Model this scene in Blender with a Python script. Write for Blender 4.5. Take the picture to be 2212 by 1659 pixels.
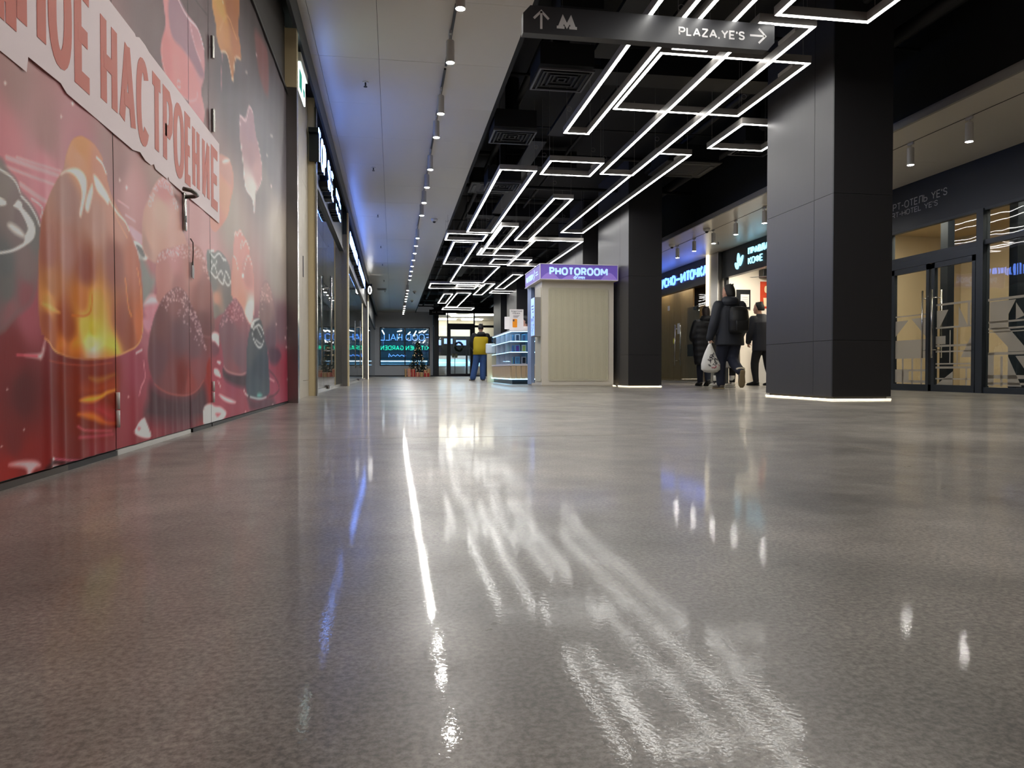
import bpy, bmesh, math, random
import numpy as np
from mathutils import Vector, Matrix
random.seed(7)
for o in list(bpy.data.objects):
    bpy.data.objects.remove(o)
SC = bpy.context.scene
COL = SC.collection
R = math.radians
PI = math.pi

# ------------------------------------------------------------------ camera, world, exposure
cam = bpy.data.cameras.new('camera')
cam.sensor_width = 36.0
cam.lens = 1600.0 / 2212.0 * 36.0
cam.clip_start = 0.02
cam.clip_end = 200
cam_ob = bpy.data.objects.new('camera', cam)
COL.objects.link(cam_ob)
cam_ob.location = (0, 0, 0.30)
cam_ob.rotation_euler = (PI / 2 - R(0.98467), 0, -R(9.15877))
SC.camera = cam_ob
W = bpy.data.worlds.new('indoor_ambient')
SC.world = W
W.use_nodes = True
W.node_tree.nodes['Background'].inputs[0].default_value = (0.9, 0.95, 1.0, 1)
W.node_tree.nodes['Background'].inputs[1].default_value = 0.02
SC.view_settings.view_transform = 'Standard'
SC.view_settings.look = 'None'
SC.view_settings.gamma = 1.0
SC.view_settings.exposure = 1.22
SC.view_settings.use_curve_mapping = False
SC.cycles.use_denoising = True
SC.cycles.max_bounces = 8
SC.cycles.diffuse_bounces = 4
SC.cycles.glossy_bounces = 5
SC.cycles.transmission_bounces = 6
SC.cycles.transparent_max_bounces = 10
SC.cycles.sample_clamp_indirect = 6.0
SC.cycles.caustics_reflective = False
SC.cycles.caustics_refractive = False

# light levels of the lamps in the place
LED_W = 11.0        # ceiling light frames
SPOT_W = 380.0       # track spotlights

# ------------------------------------------------------------------ helpers
def srgb(r, g, b):
    f = lambda c: (c / 255 / 12.92) if c / 255 <= 0.04045 else ((c / 255 + 0.055) / 1.055) ** 2.4
    return (f(r), f(g), f(b), 1.0)

def mat(name, col, rough=0.5, metal=0.0, emit=None, es=0.0, alpha=1.0, trans=0.0, ior=1.45, coat=0.0, coat_r=0.1,
        noise=None, bump=None, spec=0.5, aniso=0.0, wave=None):
    m = bpy.data.materials.new(name)
    m.use_nodes = True
    nt = m.node_tree
    b = nt.nodes['Principled BSDF']
    b.inputs['Base Color'].default_value = col
    b.inputs['Roughness'].default_value = rough
    b.inputs['Metallic'].default_value = metal
    b.inputs['Alpha'].default_value = alpha
    b.inputs['Transmission Weight'].default_value = trans
    b.inputs['IOR'].default_value = ior
    b.inputs['Coat Weight'].default_value = coat
    b.inputs['Coat Roughness'].default_value = coat_r
    b.inputs['Specular IOR Level'].default_value = spec
    b.inputs['Anisotropic'].default_value = aniso
    if emit:
        b.inputs['Emission Color'].default_value = emit
        b.inputs['Emission Strength'].default_value = es
    if noise or bump or wave:
        tc = nt.nodes.new('ShaderNodeTexCoord')
        mp = nt.nodes.new('ShaderNodeMapping')
        nt.links.new(tc.outputs['Object'], mp.inputs['Vector'])
    if noise:
        sc, amt = noise[0], noise[1]
        if len(noise) > 2:
            mp.inputs['Scale'].default_value = noise[2]
        n = nt.nodes.new('ShaderNodeTexNoise')
        n.inputs['Scale'].default_value = sc
        n.inputs['Detail'].default_value = 5
        nt.links.new(mp.outputs[0], n.inputs['Vector'])
        mx = nt.nodes.new('ShaderNodeMix')
        mx.data_type = 'RGBA'
        mx.inputs[6].default_value = tuple(c * (1 - amt) for c in col[:3]) + (1,)
        mx.inputs[7].default_value = tuple(min(1, c * (1 + amt)) for c in col[:3]) + (1,)
        nt.links.new(n.outputs['Fac'], mx.inputs[0])
        nt.links.new(mx.outputs[2], b.inputs['Base Color'])
    if bump:
        n2 = nt.nodes.new('ShaderNodeTexNoise')
        n2.inputs['Scale'].default_value = bump[0]
        n2.inputs['Detail'].default_value = 3
        nt.links.new(mp.outputs[0] if len(bump) > 2 else tc.outputs['Object'], n2.inputs['Vector'])
        bp = nt.nodes.new('ShaderNodeBump')
        bp.inputs['Strength'].default_value = bump[1]
        bp.inputs['Distance'].default_value = 0.01
        nt.links.new(n2.outputs['Fac'], bp.inputs['Height'])
        nt.links.new(bp.outputs[0], b.inputs['Normal'])
    return m

def glass_mat(name, tint=(0.85, 0.92, 0.95), refl=1.0, wob=0.0):
    m = bpy.data.materials.new(name)
    m.use_nodes = True
    nt = m.node_tree
    nt.nodes.remove(nt.nodes['Principled BSDF'])
    out = nt.nodes['Material Output']
    tr = nt.nodes.new('ShaderNodeBsdfTransparent')
    tr.inputs[0].default_value = (*tint, 1)
    gl = nt.nodes.new('ShaderNodeBsdfGlossy')
    gl.inputs['Roughness'].default_value = 0.015
    fr = nt.nodes.new('ShaderNodeFresnel')
    fr.inputs[0].default_value = 1.5
    mul = nt.nodes.new('ShaderNodeMath')
    mul.operation = 'MULTIPLY'
    mul.inputs[1].default_value = refl
    mul.use_clamp = True
    mx = nt.nodes.new('ShaderNodeMixShader')
    geo = nt.nodes.new('ShaderNodeNewGeometry')
    inv = nt.nodes.new('ShaderNodeMath'); inv.operation = 'SUBTRACT'; inv.inputs[0].default_value = 1.0
    nt.links.new(geo.outputs['Backfacing'], inv.inputs[1])
    frm = nt.nodes.new('ShaderNodeMath'); frm.operation = 'MULTIPLY'
    nt.links.new(fr.outputs[0], frm.inputs[0]); nt.links.new(inv.outputs[0], frm.inputs[1])
    nt.links.new(frm.outputs[0], mul.inputs[0])
    nt.links.new(mul.outputs[0], mx.inputs[0])
    nt.links.new(tr.outputs[0], mx.inputs[1])
    nt.links.new(gl.outputs[0], mx.inputs[2])
    nt.links.new(mx.outputs[0], out.inputs['Surface'])
    if wob:
        tc = nt.nodes.new('ShaderNodeTexCoord')
        n = nt.nodes.new('ShaderNodeTexNoise')
        n.inputs['Scale'].default_value = 1.3
        bp = nt.nodes.new('ShaderNodeBump')
        bp.inputs['Strength'].default_value = wob
        bp.inputs['Distance'].default_value = 0.05
        nt.links.new(tc.outputs['Object'], n.inputs['Vector'])
        nt.links.new(n.outputs['Fac'], bp.inputs['Height'])
        nt.links.new(bp.outputs[0], gl.inputs['Normal'])
    return m

def tag(o, label=None, cat=None, group=None, kind=None):
    if label: o['label'] = label
    if cat: o['category'] = cat
    if group: o['group'] = group
    if kind: o['kind'] = kind
    return o

def org(o):
    v = Vector((0, 0, 0))
    while o is not None:
        v += o.location
        o = o.parent
    return v

def thing(name, label, cat, loc=(0, 0, 0), group=None, kind=None, rz=0.0):
    o = bpy.data.objects.new(name, None)
    o.empty_display_size = 0.1
    COL.objects.link(o)
    o.location = loc
    o.rotation_euler = (0, 0, rz)
    return tag(o, label, cat, group, kind)

class MB:
    def __init__(s):
        s.v = []; s.f = []
    def add(s, vs, fs):
        k = len(s.v)
        s.v += [tuple(p) for p in vs]
        s.f += [tuple(i + k for i in f) for f in fs]
        return s
    def box(s, x0, x1, y0, y1, z0, z1):
        return s.add([(x0, y0, z0), (x1, y0, z0), (x1, y1, z0), (x0, y1, z0), (x0, y0, z1), (x1, y0, z1), (x1, y1, z1), (x0, y1, z1)],
                     [(0, 3, 2, 1), (4, 5, 6, 7), (0, 1, 5, 4), (1, 2, 6, 5), (2, 3, 7, 6), (3, 0, 4, 7)])
    def bbox(s, x0, x1, y0, y1, z0, z1, b=0.01):
        bm = bmesh.new()
        bmesh.ops.create_cube(bm, size=1)
        for v in bm.verts:
            v.co = Vector(((x0 + x1) / 2 + v.co.x * (x1 - x0), (y0 + y1) / 2 + v.co.y * (y1 - y0), (z0 + z1) / 2 + v.co.z * (z1 - z0)))
        bmesh.ops.bevel(bm, geom=bm.edges[:], offset=b, segments=2, affect='EDGES', profile=0.5)
        bm.verts.index_update()
        s.add([v.co[:] for v in bm.verts], [[v.index for v in f.verts] for f in bm.faces])
        bm.free()
        return s
    def prism(s, pts, o, u, v, n, d):
        """polygon pts (a,b) in the plane o + a*u + b*v, thickness d along n"""
        o, u, v, n = Vector(o), Vector(u), Vector(v), Vector(n)
        k = len(pts)
        A = [o + u * a + v * b for a, b in pts]
        B = [p + n * d for p in A]
        f = [tuple(range(k)), tuple(range(2 * k - 1, k - 1, -1))] + [(i, i + k, (i + 1) % k + k, (i + 1) % k) for i in range(k)]
        return s.add([p[:] for p in A + B], f)
    def cyl(s, p0, p1, r0, r1=None, seg=12, caps=True):
        r1 = r0 if r1 is None else r1
        return s.tube([p0, p1], [r0, r1], seg, caps)
    def tube(s, path, rad, seg=8, caps=True, flat=1.0):
        P = [Vector(p) for p in path]
        if not isinstance(rad, (list, tuple)):
            rad = [rad] * len(P)
        rings = []
        d0 = (P[1] - P[0]).normalized()
        up = Vector((0, 0, 1)) if abs(d0.z) < 0.9 else Vector((1, 0, 0))
        a = d0.cross(up).normalized()
        for i, p in enumerate(P):
            d = (P[min(i + 1, len(P) - 1)] - P[max(i - 1, 0)]).normalized()
            a = (a - d * a.dot(d)).normalized()
            b = d.cross(a)
            rings.append([p + (a * math.cos(2 * PI * k / seg) + b * flat * math.sin(2 * PI * k / seg)) * rad[i] for k in range(seg)])
        return s.loft(rings, caps)
    def loft(s, rings, caps=True):
        n = len(rings[0])
        vs = [p[:] for r in rings for p in r]
        fs = []
        for i in range(len(rings) - 1):
            for k in range(n):
                fs.append((i * n + k, i * n + (k + 1) % n, (i + 1) * n + (k + 1) % n, (i + 1) * n + k))
        if caps:
            fs.append(tuple(range(n - 1, -1, -1)))
            fs.append(tuple((len(rings) - 1) * n + k for k in range(n)))
        return s.add(vs, fs)
    def ell(s, rows, seg=20):
        """rows of (cx, cy, z, rx, ry): horizontal elliptical sections"""
        return s.loft([[Vector((cx + rx * math.cos(2 * PI * k / seg), cy + ry * math.sin(2 * PI * k / seg), z)) for k in range(seg)]
                       for cx, cy, z, rx, ry in rows])
    def ball(s, c, rx, ry=None, rz=None, seg=12):
        ry = ry or rx; rz = rz or rx
        rows = []
        for i in range(1, seg // 2 + 1):
            t = PI * i / (seg // 2 + 1)
            rows.append((c[0], c[1], c[2] - rz * math.cos(t), rx * math.sin(t), ry * math.sin(t)))
        return s.ell(rows, seg)
    def build(s, name, m, parent=None, smooth=False, label=None, cat=None, group=None, kind=None, local=False):
        V = np.array(s.v, dtype=float).reshape(-1, 3)
        if parent is not None:
            off = np.array([0, 0, 0]) if local else np.array(org(parent))
        else:
            off = np.array([(V[:, 0].min() + V[:, 0].max()) / 2, (V[:, 1].min() + V[:, 1].max()) / 2, V[:, 2].min()]) if not local else np.zeros(3)
        me = bpy.data.meshes.new(name)
        me.from_pydata([tuple(p) for p in (V - off)], [], s.f)
        me.validate()
        bm = bmesh.new(); bm.from_mesh(me)
        bmesh.ops.recalc_face_normals(bm, faces=bm.faces)
        bm.to_mesh(me); bm.free()
        if smooth:
            me.polygons.foreach_set('use_smooth', [True] * len(me.polygons))
        if m: me.materials.append(m)
        o = bpy.data.objects.new(name, me)
        COL.objects.link(o)
        if parent is None:
            o.location = tuple(off)
        else:
            o.parent = parent
        return tag(o, label, cat, group, kind)

def box_part(name, m, parent, *b, **kw):
    return MB().box(*b).build(name, m, parent, **kw)

def copy_tree(o, parent=None):
    c = o.copy()
    COL.objects.link(c)
    if parent is not None: c.parent = parent
    for ch in list(o.children):
        copy_tree(ch, c)
    return c

def fuse(mb, name, m, parent, voxel=0.012, smooth_it=4, local=True):
    """one continuous surface from overlapping shapes"""
    o = mb.build('tmp_' + name, None, None, local=True)
    md = o.modifiers.new('remesh', 'REMESH')
    md.mode = 'VOXEL'; md.voxel_size = voxel
    ms = o.modifiers.new('smooth', 'SMOOTH')
    ms.iterations = smooth_it; ms.factor = 0.5
    dg = bpy.context.evaluated_depsgraph_get()
    me = bpy.data.meshes.new_from_object(o.evaluated_get(dg))
    bpy.data.objects.remove(o)
    me.name = name
    me.materials.clear()
    me.materials.append(m)
    me.polygons.foreach_set('use_smooth', [True] * len(me.polygons))
    r = bpy.data.objects.new(name, me)
    COL.objects.link(r)
    r.parent = parent
    return r

ORD = ['first', 'second', 'third', 'fourth', 'fifth', 'sixth', 'seventh', 'eighth', 'ninth', 'tenth', 'eleventh', 'twelfth', 'thirteenth',
       'fourteenth', 'fifteenth', 'sixteenth', 'seventeenth', 'eighteenth', 'nineteenth', 'twentieth', 'twenty-first', 'twenty-second',
       'twenty-third', 'twenty-fourth', 'twenty-fifth', 'twenty-sixth', 'twenty-seventh', 'twenty-eighth', 'twenty-ninth', 'thirtieth']

# ------------------------------------------------------------------ stroke lettering
def arc(cx, cy, rx, ry, a0, a1, n=14, e=2.4):
    o = []
    for i in range(n + 1):
        t = R(a0 + (a1 - a0) * i / n)
        c, s_ = math.cos(t), math.sin(t)
        o.append((cx + rx * math.copysign(abs(c) ** (2 / e), c), cy + ry * math.copysign(abs(s_) ** (2 / e), s_)))
    return o
_O = arc(.5, .5, .5, .5, 0, 360, 28)
GL = {
 'A': (.95, [[(0, 0), (.5, 1)], [(.5, 1), (1, 0)], [(.2, .3), (.8, .3)]]),
 'B': (.85, [[(0, 0), (0, 1), (.7, 1), (.92, .9), (.92, .64), (.7, .53), (0, .53)], [(.7, .53), (1, .4), (1, .12), (.75, 0), (0, 0)]]),
 'C': (.9, [arc(.5, .5, .5, .5, 40, 320, 22)]),
 'D': (.95, [[(0, 0), (0, 1), (.5, 1), (.88, .85), (1, .5), (.88, .15), (.5, 0), (0, 0)]]),
 'E': (.75, [[(1, 1), (0, 1), (0, 0), (1, 0)], [(0, .5), (.85, .5)]]),
 'F': (.7, [[(1, 1), (0, 1), (0, 0)], [(0, .5), (.85, .5)]]),
 'G': (.95, [arc(.5, .5, .5, .5, 40, 330, 22) + [(.98, .45), (.6, .45)]]),
 'H': (.9, [[(0, 0), (0, 1)], [(1, 0), (1, 1)], [(0, .5), (1, .5)]]),
 'I': (.3, [[(.5, 0), (.5, 1)]]),
 'K': (.9, [[(0, 0), (0, 1)], [(1, 1), (.05, .42)], [(.32, .6), (1, 0)]]),
 'L': (.7, [[(0, 1), (0, 0), (1, 0)]]),
 'M': (1.1, [[(0, 0), (0, 1)], [(0, 1), (.5, .25)], [(.5, .25), (1, 1)], [(1, 1), (1, 0)]]),
 'N': (.9, [[(0, 0), (0, 1)], [(0, 1), (1, 0)], [(1, 0), (1, 1)]]),
 'O': (1.0, [_O]),
 'P': (.82, [[(0, 0), (0, 1), (.65, 1), (.92, .9), (1, .73), (.92, .55), (.65, .45), (0, .45)]]),
 'R': (.85, [[(0, 0), (0, 1), (.65, 1), (.92, .9), (1, .73), (.92, .55), (.65, .45), (0, .45)], [(.55, .45), (1, 0)]]),
 'S': (.8, [[(.96, .8), (.8, .96), (.5, 1), (.2, .95), (.04, .78), (.12, .6), (.5, .51), (.88, .4), (.97, .22), (.8, .04), (.5, 0), (.2, .04), (.02, .2)]]),
 'T': (.8, [[(0, 1), (1, 1)], [(.5, 1), (.5, 0)]]),
 'Y': (.9, [[(0, 1), (.5, .48)], [(1, 1), (.5, .48)], [(.5, .5), (.5, 0)]]),
 'Z': (.85, [[(0, 1), (1, 1)], [(1, 1), (0, 0)], [(0, 0), (1, 0)]]),
 'Д': (1.0, [[(.16, .14), (.28, 1), (.86, 1), (.86, .14)], [(0, -.14), (0, .14), (1, .14), (1, -.14)]]),
 'Л': (.9, [[(0, 0), (.14, .06), (.24, 1), (1, 1), (1, 0)]]),
 'И': (.95, [[(0, 0), (0, 1)], [(0, 0), (1, 1)], [(1, 0), (1, 1)]]),
 'П': (.9, [[(0, 0), (0, 1), (1, 1), (1, 0)]]),
 'У': (.9, [[(0, 1), (.52, .36)], [(1, 1), (.42, .1), (.25, 0), (.02, 0)]]),
 'Ф': (1.15, [[(.5, 0), (.5, 1)], arc(.5, .52, .5, .34, 0, 360, 26)]),
 'Ч': (.85, [[(0, 1), (0, .6), (.15, .44), (1, .44)], [(1, 0), (1, 1)]]),
 'Ь': (.8, [[(0, 1), (0, 0), (.65, 0), (.92, .1), (1, .27), (.92, .44), (.65, .54), (0, .54)]]),
 'З': (.8, [[(.03, .85), (.3, 1), (.7, 1), (.93, .85), (.93, .64), (.7, .53), (.35, .53)], [(.7, .53), (1, .38), (1, .15), (.7, 0), (.3, 0), (0, .15)]]),
 'Щ': (1.2, [[(0, 1), (0, 0), (.92, 0), (.92, 1)], [(.46, 0), (.46, 1)], [(.92, 0), (1.05, 0), (1.05, -.15)]]),
 'Я': (.85, [[(1, 0), (1, 1), (.35, 1), (.08, .9), (0, .73), (.08, .55), (.35, .45), (1, .45)], [(.45, .45), (0, 0)]]),
 '-': (.5, [[(0, .45), (1, .45)]]),
 '—': (.8, [[(0, .45), (1, .45)]]),
 "'": (.2, [[(.5, 1), (.5, .72)]]),
 ',': (.25, [[(.6, .06), (.3, -.18)]]),
 's': (.55, [[(.95, .58), (.5, .68), (.08, .56), (.5, .36), (.95, .18), (.5, 0), (.05, .1)]]),
 'n': (.6, [[(0, 0), (0, .68)], [(0, .5), (.5, .68), (1, .5), (1, 0)]]),
 'a': (.6, [arc(.45, .34, .45, .34, 0, 360, 18), [(1, 0), (1, .68)]]),
 'p': (.6, [arc(.5, .34, .5, .34, 0, 360, 18), [(0, -.3), (0, .68)]]),
 'y': (.6, [[(0, .68), (.5, 0)], [(1, .68), (.35, -.3)]]),
}
for c_, l_ in zip('АВЕКМНОРСТ', 'ABEKMHOPCT'):
    GL[c_] = GL[l_]

def ribbon(pts, t):
    """quads (2D) of a stroke of width t with mitred joints"""
    P = [Vector((p[0], p[1])) for p in pts]
    closed = (P[0] - P[-1]).length < 1e-6
    if closed: P = P[:-1]
    n = len(P)
    L, Rr = [], []
    for i in range(n):
        a = P[i - 1] if (closed or i > 0) else None
        b = P[(i + 1) % n] if (closed or i < n - 1) else None
        d1 = (P[i] - a).normalized() if a is not None else None
        d2 = (b - P[i]).normalized() if b is not None else None
        if d1 is None: nn, k = Vector((-d2.y, d2.x)), 1
        elif d2 is None: nn, k = Vector((-d1.y, d1.x)), 1
        else:
            n1, n2 = Vector((-d1.y, d1.x)), Vector((-d2.y, d2.x))
            nn = n1 + n2
            if nn.length < 1e-4: nn = n1.copy()
            nn.normalize()
            k = min(2.2, 1 / max(.3, nn.dot(n1)))
        L.append(P[i] + nn * k * t / 2); Rr.append(P[i] - nn * k * t / 2)
    m = n if closed else n - 1
    return [(L[i], L[(i + 1) % n], Rr[(i + 1) % n], Rr[i]) for i in range(m)]

def letters(s, h, t, wk=1.0, gap=0.12, space=0.45):
    """list of (char, x0, [2D quads]), total width; wk widens, t stroke, gap relative to h"""
    x = 0; out = []
    for ch in s:
        if ch == ' ':
            x += space * h * wk; continue
        w0, st = GL[ch]
        w = max(w0 * h * wk * .72, t * 1.05)
        quads = []
        for ks, pl in enumerate(st):
            q = [(x + t / 2 + u * (w - t), t / 2 + v * (h - t)) for u, v in pl]
            quads += [(a, ks) for a in ribbon(q, t)]
        out.append((ch, x, quads))
        x += w + gap * h
    return out, x - gap * h

def put_quads(mb, quads, o, u, v, n, d):
    for q in quads:
        ks = 0
        if len(q) == 2: q, ks = q
        mb.prism([(p[0], p[1]) for p in q], o, u, v, n, d * (1 + .08 * ks))

def lettering(name, s, h, t, o, u, v, n, d, m, parent, wk=1.0, gap=.12, width=None, each=False, space=.45):
    """write s from point o along u; width rescales the line to that length"""
    if width:
        for _ in range(6):
            _, w = letters(s, h, t, wk, gap, space)
            wk *= width / w
    ls, w = letters(s, h, t, wk, gap, space)
    if each:
        for ch, x, q in ls:
            mb = MB(); put_quads(mb, q, o, u, v, n, d)
            mb.build('letter', m, parent)
    else:
        mb = MB()
        for ch, x, q in ls: put_quads(mb, q, o, u, v, n, d)
        return mb.build(name, m, parent)

# ------------------------------------------------------------------ materials
def floor_material():
    m = bpy.data.materials.new('polished_concrete'); m.use_nodes = True
    nt = m.node_tree; b = nt.nodes['Principled BSDF']; N = nt.nodes.new; Lk = nt.links.new
    tc = N('ShaderNodeTexCoord')
    def noise(scale, detail, rough=.55):
        n = N('ShaderNodeTexNoise'); n.inputs['Scale'].default_value = scale; n.inputs['Detail'].default_value = detail
        n.inputs['Roughness'].default_value = rough; Lk(tc.outputs['Object'], n.inputs['Vector']); return n
    def ramp(src, a, b_, ca, cb):
        r = N('ShaderNodeValToRGB'); r.color_ramp.elements[0].position = a; r.color_ramp.elements[1].position = b_
        r.color_ramp.elements[0].color = ca; r.color_ramp.elements[1].color = cb; Lk(src, r.inputs[0]); return r
    def mix(mode, fac, a, b_):
        x = N('ShaderNodeMix'); x.data_type = 'RGBA'; x.blend_type = mode; x.inputs[0].default_value = fac
        Lk(a, x.inputs[6]); Lk(b_, x.inputs[7]); return x.outputs[2]
    big = ramp(noise(1.1, 7, .62).outputs['Fac'], .36, .64, srgb(120, 116, 110), srgb(162, 157, 149))
    mid = ramp(noise(4.5, 6, .6).outputs['Fac'], .22, .74, (.68, .67, .66, 1), (1.2, 1.19, 1.17, 1))
    spk = ramp(noise(140, 4, .7).outputs['Fac'], .38, .64, (.5, .49, .48, 1), (1.45, 1.43, 1.4, 1))
    c = mix('MULTIPLY', 1, big.outputs[0], mid.outputs[0]); c = mix('MULTIPLY', .8, c, spk.outputs[0])
    vor = N('ShaderNodeTexVoronoi'); vor.inputs['Scale'].default_value = 42; Lk(tc.outputs['Object'], vor.inputs['Vector'])
    chip = ramp(vor.outputs['Distance'], .03, .06, (1.5, 1.45, 1.4, 1), (1, 1, 1, 1))
    c = mix('MULTIPLY', .6, c, chip.outputs[0])
    Lk(c, b.inputs['Base Color'])
    rr = N('ShaderNodeMapRange'); rr.inputs[1].default_value = .3; rr.inputs[2].default_value = .7; rr.inputs[3].default_value = .27; rr.inputs[4].default_value = .4
    Lk(noise(12, 8, .75).outputs['Fac'], rr.inputs[0]); Lk(rr.outputs[0], b.inputs['Roughness'])
    b.inputs['Specular IOR Level'].default_value = .34
    cwt = N('ShaderNodeMapRange'); cwt.inputs[1].default_value = .34; cwt.inputs[2].default_value = .66; cwt.inputs[3].default_value = .14; cwt.inputs[4].default_value = .34
    Lk(noise(1.7, 7, .65).outputs['Fac'], cwt.inputs[0]); Lk(cwt.outputs[0], b.inputs['Coat Weight'])
    b.inputs['Coat Roughness'].default_value = .040; b.inputs['Coat IOR'].default_value = 1.5
    bp = N('ShaderNodeBump'); bp.inputs['Strength'].default_value = .04; bp.inputs['Distance'].default_value = .003
    Lk(noise(9, 2).outputs['Fac'], bp.inputs['Height'])
    bp2 = N('ShaderNodeBump'); bp2.inputs['Strength'].default_value = .065; bp2.inputs['Distance'].default_value = .0012
    Lk(noise(160, 2).outputs['Fac'], bp2.inputs['Height']); Lk(bp.outputs[0], bp2.inputs['Normal'])
    Lk(bp2.outputs[0], b.inputs['Normal']); Lk(bp2.outputs[0], b.inputs['Coat Normal'])
    return m

M = {}
M['floor'] = floor_material()
M['joint'] = mat('floor_joint_filler', srgb(172, 164, 150), .4, noise=(20, .2))
M['ceil'] = mat('white_ceiling_panel', srgb(214, 208, 199), .3, noise=(1.5, .03), bump=(1.2, .012))
M['black'] = mat('black_paint', srgb(9, 9, 11), .7, noise=(6, .2))
M['blackpipe'] = mat('black_painted_metal', srgb(15, 15, 18), .55, noise=(6, .2))
M['navy'] = mat('dark_fascia_sheet', srgb(20, 26, 34), .35, noise=(3, .15))
M['fascia_l'] = mat('slate_fascia_metal', srgb(44, 52, 62), .38, noise=(2, .12))
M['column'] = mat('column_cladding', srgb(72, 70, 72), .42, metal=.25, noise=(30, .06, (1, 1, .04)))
M['column_d'] = mat('column_cladding_dark', srgb(40, 39, 41), .45, noise=(30, .06, (1, 1, .04)))  # darker cladding copy, shade painted into the columns' front faces
M['steel'] = mat('brushed_steel', srgb(150, 146, 142), .26, metal=.9, noise=(24, .1, (1, 1, .05)))
M['cream'] = mat('cream_trim', srgb(222, 204, 164), .4, noise=(4, .05))
M['beige_panel'] = mat('beige_wall_panel', srgb(190, 182, 168), .5, noise=(14, .04))
M['greywall'] = mat('grey_paint', srgb(212, 216, 224), .6, noise=(2, .05))
M['darkwall'] = mat('dark_grey_panel', srgb(62, 58, 55), .6, noise=(2, .08))
M['glass'] = glass_mat('shop_glass', (.8, .86, .88), 1.0, .02)
M['glass_dark'] = glass_mat('hotel_glass', (.86, .88, .86), 1.3, .06)
M['glass_case'] = glass_mat('case_glass', (.92, .97, 1), .7)
M['frame'] = mat('graphite_frame', srgb(42, 47, 53), .4, noise=(5, .1))
M['frame_blk'] = mat('black_frame', srgb(20, 24, 29), .35, noise=(5, .1))
M['led'] = mat('led_diffuser', (1, 1, 1, 1), .4, emit=(1, .985, .94, 1), es=LED_W, noise=(3, .01))
M['led_body'] = mat('aluminium_profile', srgb(150, 146, 142), .4, metal=.3, noise=(10, .05))
M['spot_body'] = mat('white_spot_housing', srgb(190, 188, 186), .4, noise=(8, .03))
M['spot_lens'] = mat('spot_lens', (1, 1, 1, 1), .4, emit=(1, .97, .92, 1), es=SPOT_W)
M['spot_lens_r'] = mat('spot_lens_dim', (1, 1, 1, 1), .4, emit=(1, .97, .92, 1), es=SPOT_W * .3)
M['warm_glow'] = mat('warm_led_tape', (1, .9, .7, 1), .5, emit=(1, .84, .58, 1), es=4.0)
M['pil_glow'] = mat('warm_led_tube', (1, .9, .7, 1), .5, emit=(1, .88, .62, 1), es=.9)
M['sign_cyan'] = mat('letter_cyan_glow', (.7, .95, 1, 1), .5, emit=(.15, .31, 1, 1), es=8.0)
M['sign_blue'] = mat('letter_blue_glow', (.6, .8, 1, 1), .5, emit=(.08, .2, 1, 1), es=1.9)
M['sign_left'] = mat('letter_left_glow', (.6, .8, 1, 1), .5, emit=(.12, .27, 1, 1), es=6.0)
M['sign_coffee'] = mat('letter_ice_glow', (.7, .95, 1, 1), .5, emit=(.3, .75, 1, 1), es=.8)
M['sign_return'] = mat('letter_return_black', srgb(10, 10, 12), .4, noise=(8, .1))
M['white_print'] = mat('white_print', srgb(196, 194, 194), .5, noise=(8, .03))
M['grey_print'] = mat('grey_print', srgb(160, 160, 162), .5, noise=(8, .03))
M['chrome'] = mat('satin_steel', srgb(190, 186, 180), .22, metal=1.0, noise=(12, .05))
M['dark_steel'] = mat('dark_satin_steel', srgb(96, 88, 82), .3, metal=.9, noise=(12, .1))
M['wood'] = mat('oak_veneer', srgb(150, 116, 74), .45, noise=(5, .28, (6, 6, .6)))
M['beige_room'] = mat('beige_plaster', srgb(190, 170, 138), .7, noise=(3, .04))
M['white_room'] = mat('white_plaster', srgb(225, 218, 206), .7, noise=(3, .03))
M['room_fill'] = mat('room_fill_lamp', (1, 1, 1, 1), .5, emit=(1, .93, .8, 1), es=14)  # for lamps added to brighten the shop interiors
M['cool_glow'] = mat('cool_fill_glow', (1, 1, 1, 1), .5, emit=(.6, .8, 1, 1), es=5)
M['plastic_w'] = mat('white_plastic', srgb(220, 218, 214), .4, noise=(6, .03))

# ------------------------------------------------------------------ floor
fl = MB().box(-2.8, 13, -7, 56, -.2, 0).build('floor', M['floor'], label='polished grey concrete floor of the mall hall', cat='floor', kind='structure')
for b in ((1.8185, 1.8215, 1.0, 44, -.004, .0006), (-.98, 8, 3.3585, 3.3615, -.004, .0006), (1.9, 8, 9.9585, 9.9615, -.004, .0006)):
    box_part('joint', M['joint'], fl, *b)

# ------------------------------------------------------------------ ceilings
CZ = 3.75
cw = thing('ceiling_left', 'white panelled ceiling strip over the left side of the hall', 'ceiling', (0.2, 20, CZ), kind='structure')
pan = {}
for x0, x1 in ((-.87, -.792), (-.788, -.142), (-.138, .598), (.602, 1.31)):
    key = round(x1 - x0, 3)
    for k in range(-5, 27):
        y0 = 6.97 + 1.41 * k
        if (x0, x1) not in pan:
            pan[(x0, x1)] = MB().box(0, x1 - x0, 0, 1.406, 0, .02).build('ceiling_panel', M['ceil'], cw, local=True)
            o = pan[(x0, x1)]
        else:
            o = pan[(x0, x1)].copy(); COL.objects.link(o)
        o.location = (x0 - .2, y0 - 20, random.uniform(-.0008, .0008))
box_part('edge_upstand', M['black'], cw, 1.312, 1.36, -2, 44.0, CZ + .002, 4.45)
box_part('backing', M['black'], cw, -.88, 1.31, -2, 44.0, CZ + .03, CZ + .06)

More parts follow.
